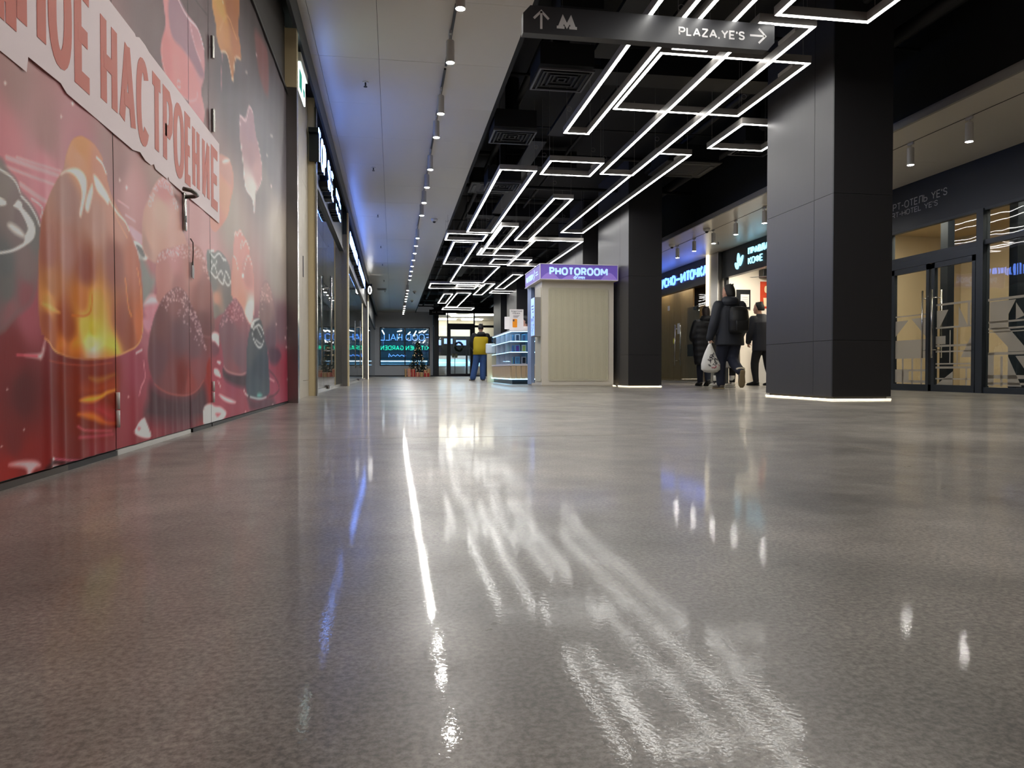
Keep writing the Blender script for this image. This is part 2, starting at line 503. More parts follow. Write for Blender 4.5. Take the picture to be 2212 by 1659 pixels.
cb = thing('ceiling_black', 'black painted open service ceiling with pipes and ducts', 'ceiling', (4, 20, 4.4), kind='structure')
box_part('soffit', M['black'], cb, 1.3, 8.1, -7, 46, 4.42, 4.5)
for k in range(24):
    y = 2.5 + k * 1.75 + random.uniform(-.3, .3)
    z = random.choice((3.95, 4.05, 4.18))
    MB().cyl((1.4, y, z), (6.2, y + random.uniform(-.05, .05), z), random.choice((.012, .02, .035)), seg=8).build('pipe', M['blackpipe'], cb, smooth=True)
for k in range(9):
    y = 4.6 + k * 4.3
    x = random.uniform(1.6, 2.6)
    box_part('duct', M['blackpipe'], cb, x, x + random.uniform(1.4, 2.6), y, y + .42, 4.0, 4.3)
for x, z, r in ((1.75, 4.1, .05), (3.1, 4.22, .03), (5.6, 4.05, .09), (4.85, 4.15, .05)):
    MB().cyl((x, 1, z), (x, 43, z), r, seg=10).build('pipe', M['blackpipe'], cb, smooth=True)
for k in range(14):
    y = 3 + k * 2.9
    box_part('cable_tray', M['blackpipe'], cb, 2.2 + .1 * (k % 3), 2.45 + .1 * (k % 3), y, y + 2.6, 3.98, 4.03)
for x, y in ((6.55, 16.75), (6.85, 9.1)):
    MB().cyl((x, y, 4.36), (x, y, 4.42), .19, seg=28).build('speaker_cover', M['blackpipe'], cb)

cr = thing('ceiling_right', 'white lowered ceiling strip in front of the right hand shops', 'ceiling', (7, 20, 3.24), kind='structure')
base = None
for x0, x1 in ((6.10, 6.575), (6.585, 8.02)):
    first = None
    for k in range(-2, 14):
        y0 = 1.0 + 2.8 * k
        if first is None:
            first = o = MB().box(0, x1 - x0, 0, 2.796, 0, .02).build('ceiling_panel', M['ceil'], cr, local=True)
        else:
            o = first.copy(); COL.objects.link(o)
        o.location = (x0 - 7, y0 - 20, 0)
box_part('edge_trim', M['led_body'], cr, 6.06, 6.10, -5, 43, 3.235, 3.33)
box_part('upstand', M['black'], cr, 6.08, 6.14, -5, 43, 3.33, 4.45)
box_part('backing', M['black'], cr, 6.14, 8.02, -5, 43, 3.27, 3.3)
box_part('track_slot', M['blackpipe'], cr, 6.576, 6.584, -5, 43, 3.236, 3.25)

# ------------------------------------------------------------------ hall shell
MB().box(-2.8, 13, -7.2, -7, 0, 4.5).build('wall_back', M['greywall'], label='plain grey wall closing the hall behind the viewer', cat='wall', kind='structure')
wf = thing('wall_far', 'grey painted end wall around the food hall window', 'wall', (.6, 44, 0), kind='structure')
box_part('lower_wall', M['greywall'], wf, -1.2, 2.36, 44, 44.15, 0, .63)
box_part('upper_wall', M['greywall'], wf, -1.2, 2.36, 44, 44.15, 2.88, 3.8)
box_part('side_wall', M['greywall'], wf, -1.2, -.73, 44, 44.15, .63, 2.88)
box_part('side_wall', M['greywall'], wf, 2.17, 2.36, 44, 44.15, .63, 2.88)
box_part('baseboard', M['frame'], wf, -1.2, 2.36, 43.985, 44, 0, .06)

wl = thing('wall_left', 'dark wall and upper fascia line above the left shops', 'wall', (-1, 20, 0), kind='structure')
box_part('upper_panel', M['darkwall'], wl, -1.3, -.985, -7, 7.2, 2.93, 3.76)
box_part('fascia_beam', M['fascia_l'], wl, -.90, -.87, -7, 44, 3.5, 3.748)
box_part('fascia_soffit', M['black'], wl, -1.3, -.90, -7, 44, 3.62, 3.66)
box_part('back_wall', M['darkwall'], wl, -2.8, -2.7, -7, 44, 0, 3.75)
box_part('top_trim', M['sign_return'], wl, -.985, -.96, -7, 7.2, 2.90, 2.93)

# columns
def column(y0, y1, label):
    t = thing('column', label, 'column', (4.83, (y0 + y1) / 2, 0), kind='structure')
    x0, x1 = 4.5, 5.17
    yj = y0 + (y1 - y0) * .26
    g = .003
    zs = (.035, 2.14, 2.9, 4.42)
    for za, zb in ((.035, .62), (.624, 2.14), (2.144, 4.42)):
        box_part('cladding_panel', M['column'], t, x0, x0 + .02, yj + g, y1, za, zb)
        box_part('cladding_panel', M['column'], t, x0, x0 + .02, y0 + .021, yj - g, za, zb)
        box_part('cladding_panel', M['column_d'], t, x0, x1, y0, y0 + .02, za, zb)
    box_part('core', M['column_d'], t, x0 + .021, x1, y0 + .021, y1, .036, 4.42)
    for b in ((x0 - .006, x0 + .0, y0 - .006, y1), (x0, x1, y0 - .006, y0)):
        box_part('glow_strip', M['warm_glow'], t, *b, .004, .012)
    box_part('plinth', M['black'], t, x0 + .03, x1 - .03, y0 + .03, y1 - .03, 0, .036)
    return t
column(7.05, 8.43, 'nearest dark clad square column with a warm glow line at its foot')
column(13.78, 15.93, 'dark column standing right beside the photo booth')
column(17.27, 19.9, 'dark column partly hidden behind the photo booth')
column(26.84, 29.2, 'dark column behind the phone case stand')
column(30.9, 33.1, 'farthest dark column before the glass entrance')

# printed picture on the hoarding, surface haze and glare baked into its colours, in wall coordinates (along, up) in metres
MURAL_GROUND=[(2.132,1.089,152,112,108),(2.313,0.99,162,120,118),(2.854,1.081,152,114,112),(2.103,0.864,192,120,126),(2.31,0.858,202,132,142),(2.5,0.979,178,120,126),(3.285,1.72,105,82,84),(3.947,2.09,95,75,78),(4.809,2.016,85,78,84),(5.8,2.862,72,62,64),(6.691,2.511,88,84,90),(6.19,2.048,100,98,106),(5.761,1.684,124,116,116),(6.655,1.507,168,158,148),(4.785,1.216,165,150,140),(6.641,1.106,150,140,132),(6.899,0.724,110,82,90),(6.883,0.308,140,55,72),(6.355,0.116,150,70,90),(2.095,0.517,120,100,98),(2.192,0.453,160,85,95),(2.115,0.351,125,52,54),(2.162,0.241,98,50,52),(2.11,0.121,118,50,50),(2.085,0.04,155,50,45),(2.449,0.232,110,48,46),(2.446,0.091,122,52,48),(2.349,0.018,140,50,48),(2.971,0.13,150,65,75),(3.078,0.304,155,75,90),(3.193,0.453,175,110,120),(2.937,0.714,180,125,120),(3.043,0.96,190,140,140),(3.331,1.161,160,130,122),(4.008,1.062,190,145,145),(4.099,0.935,195,150,150),(3.992,0.494,120,75,75),(4.077,0.16,150,55,55),(4.388,0.175,170,80,95),(5.183,0.058,155,75,90),(4.757,0.306,150,75,95),(5.727,0.65,140,95,105),(5.373,0.884,175,130,125),(3.724,0.084,120,70,78),(3.072,0.034,140,62,70),(2.183,0.052,140,50,48),(2.7,0.052,140,58,62)]
MURAL_SHAPES=[
('L',(222,160,164),None,0.0126,[(2.083,0.846),(2.395,0.88)]),
('L',(222,160,164),None,0.0083,[(2.057,0.82),(2.366,0.846)]),
('L',(222,160,164),None,0.0071,[(2.137,0.862),(2.402,0.896)]),
('L',(222,160,164),None,0.0139,[(2.158,0.797),(2.304,0.783)]),
('P',(116,106,104),None,0.01,[(2.026,0.806),(2.103,0.806),(2.136,0.795),(2.155,0.774),(2.192,0.763),(2.24,0.742),(2.267,0.709),(2.264,0.661),(2.249,0.571),(2.216,0.494),(2.128,0.449),(2.018,0.42)]),
('M',[(2.066,0.774,132,120,114),(2.107,0.711,128,112,108),(2.134,0.706,118,100,100),(2.245,0.687,112,108,106),(2.072,0.574,98,98,98),(2.081,0.508,106,102,100),(2.188,0.577,125,105,104),(2.186,0.505,140,85,90),(2.101,0.456,140,95,98)]),
('P',(238,232,226),None,0,[(2.124,0.736),(2.143,0.751),(2.163,0.748),(2.171,0.736),(2.203,0.725),(2.233,0.708),(2.24,0.686),(2.226,0.663),(2.172,0.634),(2.115,0.612),(2.052,0.596),(2.031,0.592),(2.031,0.597),(2.052,0.601),(2.105,0.615),(2.149,0.633),(2.175,0.646),(2.181,0.664),(2.199,0.685),(2.185,0.705),(2.151,0.726),(2.118,0.73)]),
('P',(215,210,204),None,0.004,[(2.085,0.676),(2.106,0.683),(2.15,0.678),(2.178,0.666),(2.17,0.658),(2.127,0.66),(2.095,0.668)]),
('L',(240,236,230),None,0.0046,[(2.041,0.808),(2.103,0.803),(2.136,0.792),(2.155,0.774)]),
('L',(240,236,232),None,0.0056,[(2.161,0.766),(2.21,0.753),(2.249,0.729),(2.265,0.709)]),
('P',(232,226,220),None,0,[(2.045,0.736),(2.075,0.734),(2.078,0.725),(2.044,0.716)]),
('L',(232,210,208),None,0.0042,[(2.222,0.773),(2.265,0.768),(2.284,0.757),(2.274,0.734)]),
('P',(205,165,175),None,0,[(2.981,0.848),(3.142,0.837),(3.116,0.795),(3.02,0.815)]),
('P',(235,232,226),None,0,[(3.037,0.798),(3.103,0.799),(3.172,0.787),(3.202,0.766),(3.171,0.744),(3.102,0.739),(3.078,0.772)]),
('P',(120,118,118),None,0,[(3.067,0.791),(3.134,0.785),(3.165,0.761),(3.133,0.752),(3.09,0.766)]),
('P',(140,140,136),None,0.02,[(3.106,0.764),(3.233,0.698),(3.301,0.684),(3.231,0.611),(3.138,0.56),(3.116,0.683)]),
('P',(225,190,195),None,0.008,[(3.145,0.564),(3.231,0.611),(3.357,0.606),(3.356,0.588),(3.243,0.569)]),
('P',(205,135,148),None,0.012,[(3.153,0.553),(3.348,0.578),(3.279,0.53),(3.232,0.477),(3.201,0.5)]),
('P',(170,115,95),None,0,[(2.549,1.045),(2.493,1.016),(2.449,0.96),(2.425,0.909),(2.399,0.884),(2.338,0.818),(2.291,0.756),(2.27,0.692),(2.258,0.601),(2.253,0.512),(2.255,0.453),(2.266,0.407),(2.269,0.409),(2.31,0.379),(2.374,0.355),(2.498,0.342),(2.629,0.34),(2.796,0.351),(2.964,0.378),(3.075,0.407),(3.122,0.457),(3.13,0.51),(3.133,0.517),(3.124,0.642),(3.09,0.741),(3.019,0.799),(2.942,0.848),(2.817,0.913),(2.779,0.952),(2.76,0.983),(2.723,1.006),(2.724,1.026),(2.656,1.05),(2.591,1.052)]),
('M',[(2.548,1.018,205,140,92),(2.54,0.962,200,145,112),(2.695,0.984,190,130,108),(2.459,0.824,160,120,112),(2.663,0.8,178,135,122),(2.856,0.839,190,140,125),(2.314,0.64,155,95,80),(2.455,0.662,165,115,105),(2.573,0.629,140,72,55),(2.332,0.557,175,115,75),(2.832,0.683,150,95,85),(3.017,0.71,180,112,92),(2.554,0.526,190,112,45),(2.311,0.491,212,148,80),(2.296,0.441,160,92,72),(2.413,0.449,150,70,35),(2.639,0.516,220,160,70),(2.569,0.449,228,178,70),(2.899,0.469,150,85,70),(2.317,0.385,170,98,66),(2.452,0.432,150,72,32),(2.631,0.438,232,178,58),(2.621,0.394,250,225,130),(2.629,0.365,255,248,222),(2.499,0.358,225,140,48),(2.404,0.365,205,120,55),(2.796,0.369,240,195,85),(2.966,0.449,150,85,65),(3.09,0.477,195,112,72)]),
('P',(240,232,222),None,0.003,[(2.406,0.887),(2.454,0.913),(2.516,0.934),(2.564,0.935),(2.59,0.918),(2.589,0.881),(2.574,0.843),(2.552,0.798),(2.544,0.79),(2.54,0.802),(2.558,0.853),(2.554,0.883),(2.531,0.903),(2.492,0.913),(2.446,0.906)]),
('P',(235,224,212),None,0.003,[(2.633,0.915),(2.637,0.889),(2.621,0.854),(2.603,0.819),(2.586,0.819),(2.582,0.835),(2.595,0.865),(2.618,0.898)]),
('P',(235,222,208),None,0.003,[(2.645,0.947),(2.671,0.948),(2.721,0.934),(2.778,0.911),(2.777,0.881),(2.743,0.889),(2.684,0.9),(2.657,0.918)]),
('L',(242,236,228),None,0.0068,[(2.673,1.013),(2.723,1.006),(2.76,0.983)]),
('L',(240,228,212),None,0.0072,[(2.777,0.904),(2.857,0.869),(2.942,0.852),(2.986,0.829)]),
('L',(220,160,125),None,0.0036,[(2.787,0.91),(2.866,0.841),(2.962,0.797)]),
('L',(238,176,110),None,0.0042,[(2.282,0.393),(2.31,0.379),(2.374,0.354),(2.498,0.341),(2.629,0.339),(2.796,0.35),(2.964,0.376),(3.075,0.406),(3.123,0.453),(3.133,0.524)]),
('P',(235,180,100),None,0.004,[(2.272,0.49),(2.324,0.489),(2.385,0.474),(2.33,0.477)]),
('L',(200,110,40),None,0.0064,[(2.481,0.473),(2.569,0.478),(2.612,0.497),(2.626,0.55)]),
('L',(225,140,80),None,0.0093,[(2.936,0.64),(2.967,0.545),(3.0,0.508)]),
('L',(235,150,100),None,0.0058,[(3.076,0.698),(3.111,0.62),(3.121,0.525)]),
('P',(128,48,30),None,0.05,[(2.403,0.325),(2.817,0.33),(2.835,0.223),(2.79,0.106),(2.51,0.127),(2.4,0.202)]),
('P',(160,66,30),None,0.02,[(2.53,0.253),(2.693,0.265),(2.831,0.279),(2.83,0.227),(2.692,0.219),(2.563,0.223)]),
('P',(246,178,58),None,0.004,[(2.516,0.209),(2.599,0.217),(2.692,0.219),(2.742,0.229),(2.825,0.234),(2.741,0.221),(2.663,0.2),(2.58,0.199)]),
('P',(226,132,44),None,0.006,[(2.502,0.166),(2.597,0.169),(2.69,0.15),(2.729,0.128),(2.822,0.115),(2.719,0.122),(2.642,0.138),(2.544,0.156)]),
('P',(168,108,48),None,0.006,[(2.596,0.28),(2.693,0.278),(2.826,0.29),(2.674,0.263)]),
('P',(178,62,66),None,0.02,[(2.528,0.182),(2.691,0.189),(2.812,0.152),(2.801,0.121),(2.719,0.138),(2.643,0.165)]),
('L',(180,80,90),None,0.0082,[(2.501,0.128),(2.561,0.111),(2.79,0.091)]),
('L',(170,72,85),None,0.0099,[(2.509,0.092),(2.641,0.084),(2.8,0.078)]),
('L',(170,80,60),None,0.0032,[(2.302,0.331),(2.434,0.322),(2.601,0.319),(2.795,0.33)]),
('P',(228,190,190),None,0.003,[(2.169,0.343),(2.255,0.349),(2.27,0.365),(2.281,0.386),(2.276,0.355),(2.262,0.334),(2.241,0.337)]),
('L',(200,90,105),None,0.0068,[(2.13,0.343),(2.178,0.343),(2.241,0.342)]),
('P',(228,175,178),None,0.004,[(2.083,0.058),(2.129,0.062),(2.215,0.054),(2.251,0.037),(2.221,0.033),(2.197,0.019),(2.214,0.001),(2.155,0.002),(2.177,0.019),(2.165,0.041)]),
('P',(70,48,50),None,0.004,[(2.323,0.044),(2.639,0.002),(2.507,0.01),(2.33,0.028),(2.294,0.018),(2.263,0.01),(2.274,0.024),(2.302,0.04)]),
('P',(238,224,222),None,0.002,[(2.319,0.025),(2.366,0.021),(2.369,0.009),(2.336,0.005)]),
('L',(215,110,135),None,0.0046,[(2.323,0.047),(2.427,0.031),(2.648,-0.0)]),
('P',(235,215,215),None,0,[(2.32,0.05),(2.337,0.049),(2.341,0.042),(2.323,0.042)]),
('P',(238,218,220),None,0.002,[(3.133,0.113),(3.217,0.043),(3.186,0.033),(3.066,0.049),(3.012,0.073)]),
('P',(190,120,130),None,0.002,[(3.067,0.082),(3.099,0.075),(3.086,0.064),(3.06,0.069)]),
('L',(215,150,158),None,0.0078,[(3.133,0.342),(3.151,0.276),(3.104,0.241),(3.077,0.207)]),
('L',(232,205,208),None,0.0077,[(3.043,0.369),(3.114,0.384)]),
('P',(205,140,155),None,0.006,[(3.144,0.511),(3.247,0.505),(3.211,0.457),(3.143,0.476)]),
('P',(225,190,190),None,0,[(2.074,0.254),(2.078,0.256),(2.082,0.254),(2.078,0.251)]),
('P',(225,190,190),None,0,[(2.044,0.111),(2.048,0.112),(2.052,0.11),(2.048,0.108)]),
('P',(225,190,190),None,0,[(2.951,0.205),(2.96,0.208),(2.968,0.204),(2.959,0.201)]),
('P',(225,190,190),None,0,[(2.16,0.144),(2.164,0.146),(2.168,0.143),(2.164,0.141)]),
('P',(198,158,144),None,0.004,[(3.154,0.932),(3.201,0.984),(3.298,1.076),(3.4,1.131),(3.492,1.138),(3.588,1.09),(3.655,1.047),(3.67,0.981),(3.759,0.928),(3.758,0.892),(3.422,0.828),(3.362,0.791),(3.31,0.757),(3.156,0.772),(3.135,0.852)]),
('M',[(3.384,1.08,198,140,140),(3.381,0.989,205,165,150),(3.237,0.85,200,158,142),(3.583,0.911,195,150,138),(3.17,0.795,178,140,130)]),
('S',(240,205,212),1,150,[(3.201,0.984),(3.298,1.076),(3.4,1.131),(3.492,1.138),(3.588,1.09),(3.654,1.037),(3.587,1.042),(3.491,1.087),(3.399,1.088),(3.311,1.049),(3.24,0.976)]),
('P',(178,125,120),None,0.003,[(3.302,0.707),(3.321,0.771),(3.392,0.816),(3.582,0.863),(3.814,0.914),(3.994,0.931),(4.101,0.899),(4.189,0.821),(4.28,0.717),(4.311,0.51),(3.961,0.492),(3.371,0.58),(3.317,0.642)]),
('M',[(3.531,0.807,190,130,130),(3.45,0.726,186,132,126),(3.889,0.809,182,130,122),(3.61,0.674,165,112,108),(4.051,0.694,150,102,98),(4.09,0.532,118,76,76)]),
('S',(240,212,216),2,220,[(3.32,0.758),(3.392,0.816),(3.582,0.863),(3.814,0.914),(3.994,0.931),(4.144,0.866),(4.2,0.794),(4.098,0.821),(3.972,0.874),(3.812,0.85),(3.58,0.8),(3.452,0.791),(3.361,0.764)]),
('P',(88,62,68),None,0.03,[(3.226,0.247),(3.38,0.21),(3.605,0.183),(3.847,0.182),(4.084,0.232),(4.155,0.102),(4.079,0.053),(3.203,0.1),(3.193,0.191)]),
('P',(118,80,84),None,0.003,[(3.199,0.394),(3.239,0.478),(3.292,0.535),(3.39,0.611),(3.493,0.653),(3.619,0.684),(3.753,0.67),(3.859,0.622),(3.992,0.557),(4.091,0.474),(4.142,0.396),(4.14,0.316),(4.085,0.253),(3.962,0.209),(3.775,0.187),(3.542,0.196),(3.38,0.218),(3.272,0.25),(3.221,0.296),(3.197,0.345)]),
('M',[(3.538,0.63,140,92,92),(3.374,0.507,122,82,82),(3.645,0.454,110,78,84),(3.342,0.356,112,78,84),(3.91,0.416,118,84,90),(3.483,0.269,130,78,80),(3.812,0.242,150,72,68),(3.707,0.267,120,40,34),(3.926,0.316,140,80,84)]),
('L',(175,95,88),None,0.0046,[(3.272,0.248),(3.38,0.217),(3.542,0.195),(3.775,0.185),(3.962,0.208),(4.085,0.252)]),
('S',(232,200,206),3,230,[(3.347,0.569),(3.39,0.611),(3.493,0.653),(3.619,0.684),(3.753,0.67),(3.859,0.622),(3.992,0.557),(4.091,0.474),(4.132,0.401),(4.009,0.47),(3.894,0.53),(3.751,0.589),(3.65,0.613),(3.523,0.615),(3.417,0.562)]),
('S',(225,195,200),4,30,[(3.389,0.551),(3.616,0.592),(3.82,0.536),(4.008,0.429),(3.892,0.465),(3.647,0.538),(3.49,0.537),(3.431,0.532)]),
('P',(118,118,117),None,0.003,[(4.164,0.931),(4.239,0.954),(4.336,0.955),(4.465,0.984),(4.657,0.958),(4.743,0.906),(4.784,0.768),(4.767,0.688),(4.454,0.626),(4.314,0.603),(4.269,0.745),(4.178,0.848)]),
('M',[(4.285,0.892,120,124,122),(4.543,0.898,118,118,118),(4.331,0.781,122,118,114),(4.679,0.738,120,112,108),(4.379,0.709,190,140,120),(4.377,0.644,130,120,112)]),
('L',(240,240,236),None,0.0081,[(4.236,0.839),(4.322,0.891),(4.409,0.844),(4.357,0.822),(4.248,0.838),(4.236,0.839)]),
('L',(240,240,236),None,0.0084,[(4.429,0.846),(4.51,0.881),(4.563,0.826),(4.527,0.808),(4.429,0.828),(4.429,0.846)]),
('L',(240,240,236),None,0.0087,[(4.592,0.861),(4.632,0.894),(4.741,0.848),(4.681,0.816),(4.591,0.836),(4.592,0.861)]),
('L',(240,240,236),None,0.0069,[(4.22,0.945),(4.323,0.929),(4.412,0.961),(4.478,0.974),(4.558,0.95)]),
('L',(240,240,236),None,0.008,[(4.216,0.949),(4.312,0.966)]),
('L',(240,240,236),None,0.0086,[(4.558,0.956),(4.628,0.959)]),
('L',(240,240,236),None,0.008,[(4.274,0.91),(4.261,0.894)]),
('L',(240,240,236),None,0.0082,[(4.398,0.92),(4.372,0.901)]),
('P',(212,140,128),None,0.003,[(4.755,0.798),(4.823,1.035),(4.874,1.162),(4.971,1.185),(5.056,1.216),(5.142,1.197),(5.249,1.184),(5.342,1.145),(5.359,1.097),(5.475,1.025),(5.519,0.88),(5.497,0.705),(5.383,0.63),(5.233,0.671),(5.092,0.73),(4.861,0.749)]),
('M',[(4.968,1.091,206,140,132),(4.897,0.88,220,142,126),(5.279,0.962,186,132,126),(5.128,0.768,216,140,120),(5.347,0.715,232,212,210)]),
('L',(240,210,205),None,0.0063,[(4.851,1.131),(4.89,1.173),(4.964,1.168),(5.056,1.214),(5.134,1.181),(5.07,1.118),(5.086,1.104)]),
('L',(240,210,205),None,0.0066,[(5.139,1.13),(5.249,1.182),(5.345,1.146)]),
('L',(240,210,205),None,0.0066,[(5.188,0.986),(5.264,1.061),(5.34,1.093),(5.435,1.042)]),
('L',(240,210,205),None,0.0061,[(4.822,1.015),(4.901,1.007),(4.98,0.951)]),
('P',(240,225,222),None,0,[(5.113,0.941),(5.151,0.946),(5.158,0.926),(5.112,0.918)]),
('P',(78,60,68),None,0.01,[(4.529,0.318),(4.718,0.285),(5.236,0.279),(5.233,0.195),(4.891,0.209),(4.567,0.259)]),
('P',(122,88,96),None,0.003,[(4.434,0.535),(4.512,0.609),(4.646,0.673),(4.847,0.749),(4.969,0.744),(5.129,0.693),(5.247,0.627),(5.297,0.555),(5.257,0.389),(5.218,0.29),(5.018,0.278),(4.718,0.293),(4.569,0.323),(4.532,0.4)]),
('M',[(4.846,0.695,150,88,96),(4.725,0.533,126,90,98),(4.958,0.384,122,92,102),(4.864,0.301,140,88,94)]),
('L',(200,150,150),None,0.006,[(4.543,0.342),(4.582,0.318),(4.718,0.293),(5.018,0.278),(5.218,0.29)]),
('S',(215,165,178),5,170,[(4.434,0.535),(4.512,0.609),(4.646,0.673),(4.847,0.749),(4.969,0.744),(5.129,0.693),(5.247,0.627),(5.029,0.633),(4.814,0.606),(4.589,0.567)]),
('P',(124,98,100),None,0.004,[(5.685,0.678),(5.774,0.819),(5.864,0.933),(6.024,1.002),(6.24,0.967),(6.389,0.867),(6.49,0.707),(6.512,0.539),(6.221,0.439),(5.896,0.554),(5.726,0.636)]),
('M',[(5.999,0.933,160,125,122),(5.993,0.753,128,100,100),(6.327,0.573,98,72,84)]),
('S',(220,185,185),6,60,[(5.685,0.678),(5.774,0.819),(5.864,0.933),(6.024,1.002),(6.24,0.967),(6.338,0.879),(6.041,0.812),(5.813,0.701)]),
('P',(82,52,68),None,0.01,[(6.174,0.486),(6.593,0.499),(6.823,0.435),(6.533,0.36),(6.219,0.374)]),
('P',(95,62,74),None,0.02,[(5.249,0.151),(5.545,0.098),(6.16,0.1),(6.467,0.039),(6.412,-0.009),(5.503,0.014),(5.282,0.088)]),
('P',(72,78,87),None,0.002,[(5.237,0.321),(5.258,0.444),(5.333,0.557),(5.466,0.648),(5.624,0.681),(5.812,0.671),(5.963,0.557),(6.077,0.467),(6.144,0.325),(6.173,0.18),(6.137,0.124),(5.75,0.095),(5.43,0.113),(5.232,0.165)]),
('M',[(5.603,0.636,74,75,78),(5.367,0.461,88,91,96),(5.757,0.323,66,73,84),(5.588,0.192,74,84,94)]),
('P',(120,190,180),None,0.006,[(5.606,0.125),(5.709,0.137),(5.815,0.119),(5.708,0.107)]),
('L',(238,238,236),None,0.0106,[(5.464,0.563),(5.523,0.609),(5.726,0.643),(5.897,0.6),(5.931,0.548),(5.827,0.49),(5.699,0.477),(5.578,0.496),(5.489,0.536),(5.464,0.563)]),
('L',(225,225,225),None,0.0072,[(5.61,0.621),(5.766,0.578),(5.843,0.552)]),
('L',(215,215,215),None,0.0071,[(5.579,0.525),(5.721,0.509),(5.806,0.505)]),
('P',(235,232,230),None,0,[(5.39,0.615),(5.505,0.665),(5.727,0.688),(5.544,0.654),(5.476,0.606)]),
('L',(230,225,225),None,0.0097,[(5.13,0.184),(5.18,0.153),(5.284,0.13)]),
('L',(225,230,228),None,0.0071,[(5.374,0.122),(5.708,0.095),(6.017,0.097)]),
('L',(70,40,55),None,0.008,[(6.168,0.309),(6.528,0.232),(6.695,0.152),(6.469,0.106),(6.136,0.092)]),
('L',(225,190,195),None,0.0079,[(6.175,0.244),(6.419,0.213)]),
('P',(238,224,224),None,0.002,[(4.091,0.111),(4.211,0.124),(4.325,0.105),(4.459,0.093),(4.614,0.056),(4.547,0.024),(4.395,0.011),(4.208,0.002),(4.079,0.027)]),
('P',(190,110,120),None,0.002,[(4.336,0.068),(4.458,0.058),(4.371,0.041)]),
('P',(236,212,214),None,0.002,[(4.424,0.169),(4.603,0.146),(4.888,0.105),(4.712,0.108),(4.498,0.141)]),
('P',(232,205,208),None,0.002,[(4.267,0.509),(4.421,0.511),(4.427,0.438),(4.336,0.463),(4.266,0.465)]),
('P',(236,220,222),None,0,[(4.303,0.312),(4.403,0.309),(4.472,0.266),(4.414,0.269),(4.319,0.284)]),
('L',(232,215,218),None,0.0083,[(4.401,0.244),(4.45,0.214),(4.462,0.194)]),
('P',(238,225,228),None,0,[(4.393,0.358),(4.467,0.355),(4.454,0.34),(4.399,0.346)]),
('P',(120,72,84),None,0.006,[(4.266,0.454),(4.407,0.443),(4.431,0.409),(4.333,0.384),(4.253,0.394)]),
('P',(150,50,42),None,0.004,[(4.14,0.327),(4.218,0.36),(4.212,0.165),(4.149,0.263)]),
('P',(238,220,222),None,0.002,[(3.013,0.074),(3.13,0.113),(3.16,0.095),(3.215,0.042),(3.189,0.033),(3.081,0.049)]),
('P',(195,130,138),None,0.002,[(3.053,0.087),(3.088,0.08),(3.076,0.068),(3.047,0.074)]),
('P',(232,205,208),None,0,[(5.159,0.029),(5.176,0.034),(5.193,0.027),(5.175,0.022)]),
('P',(232,205,208),None,0,[(5.065,0.011),(5.081,0.016),(5.098,0.009),(5.081,0.004)]),
('P',(232,205,208),None,0,[(6.283,0.026),(6.309,0.032),(6.334,0.023),(6.308,0.017)]),
('P',(232,205,208),None,0,[(7.182,0.705),(7.216,0.715),(7.249,0.709),(7.215,0.698)]),
('P',(232,205,208),None,0,[(7.034,0.607),(7.067,0.617),(7.099,0.61),(7.066,0.6)]),
('P',(232,205,208),None,0,[(7.122,0.524),(7.155,0.534),(7.188,0.527),(7.155,0.517)]),
('P',(232,205,208),None,0,[(7.151,0.226),(7.184,0.234),(7.218,0.225),(7.184,0.217)]),
('P',(232,205,208),None,0,[(6.545,0.7),(6.573,0.71),(6.601,0.704),(6.572,0.694)]),
('P',(204,142,122),None,0.003,[(4.441,1.515),(4.618,1.565),(4.763,1.574),(4.838,1.529),(4.836,1.443),(4.757,1.347),(4.695,1.256),(4.579,1.182),(4.39,1.091),(4.267,1.085),(4.24,1.138),(4.322,1.306)]),
('M',[(4.616,1.502,188,140,130),(4.612,1.345,210,148,122),(4.417,1.138,208,140,125)]),
('P',(225,205,200),None,0.002,[(4.548,1.52),(4.618,1.556),(4.734,1.585),(4.719,1.568),(4.589,1.523)]),
('P',(192,122,126),None,0.002,[(3.444,1.935),(3.47,1.82),(3.4,1.708),(3.399,1.645),(3.464,1.591),(3.605,1.579),(3.808,1.615),(3.831,1.578),(4.006,1.565),(4.088,1.585),(4.132,1.669),(4.065,1.75),(4.137,1.86),(4.14,1.974),(4.046,2.044),(3.843,2.024),(3.66,2.018),(3.617,2.021)]),
('M',[(3.511,1.886,196,128,132),(3.466,1.691,196,118,118),(3.651,1.694,205,128,128),(3.908,1.711,200,130,132),(4.008,1.613,192,130,136),(3.967,2.035,180,130,140),(4.069,1.875,190,135,142)]),
('P',(150,112,126),None,0.006,[(3.533,1.98),(3.639,2.032),(3.819,2.019),(3.865,1.956),(4.069,1.889),(4.137,1.86),(4.067,1.819),(3.911,1.825),(3.721,1.823),(3.57,1.806),(3.515,1.876)]),
('L',(240,215,220),None,0.0073,[(3.639,2.026),(3.819,2.012),(4.02,2.045),(4.127,1.996)]),
('L',(222,160,165),None,0.0054,[(3.404,1.704),(3.408,1.649),(3.483,1.592),(3.627,1.581)]),
('L',(235,190,195),None,0.0046,[(3.639,1.628),(3.661,1.649),(3.698,1.651),(3.682,1.623),(3.645,1.618),(3.639,1.628)]),
('L',(215,160,165),None,0.006,[(3.648,1.589),(3.808,1.612),(3.856,1.623),(3.97,1.674),(3.997,1.718)]),
('L',(215,185,195),None,0.0049,[(3.866,1.996),(3.939,1.936),(4.069,1.903)]),
('L',(60,45,48),None,0.0031,[(3.971,2.171),(4.204,2.207)]),
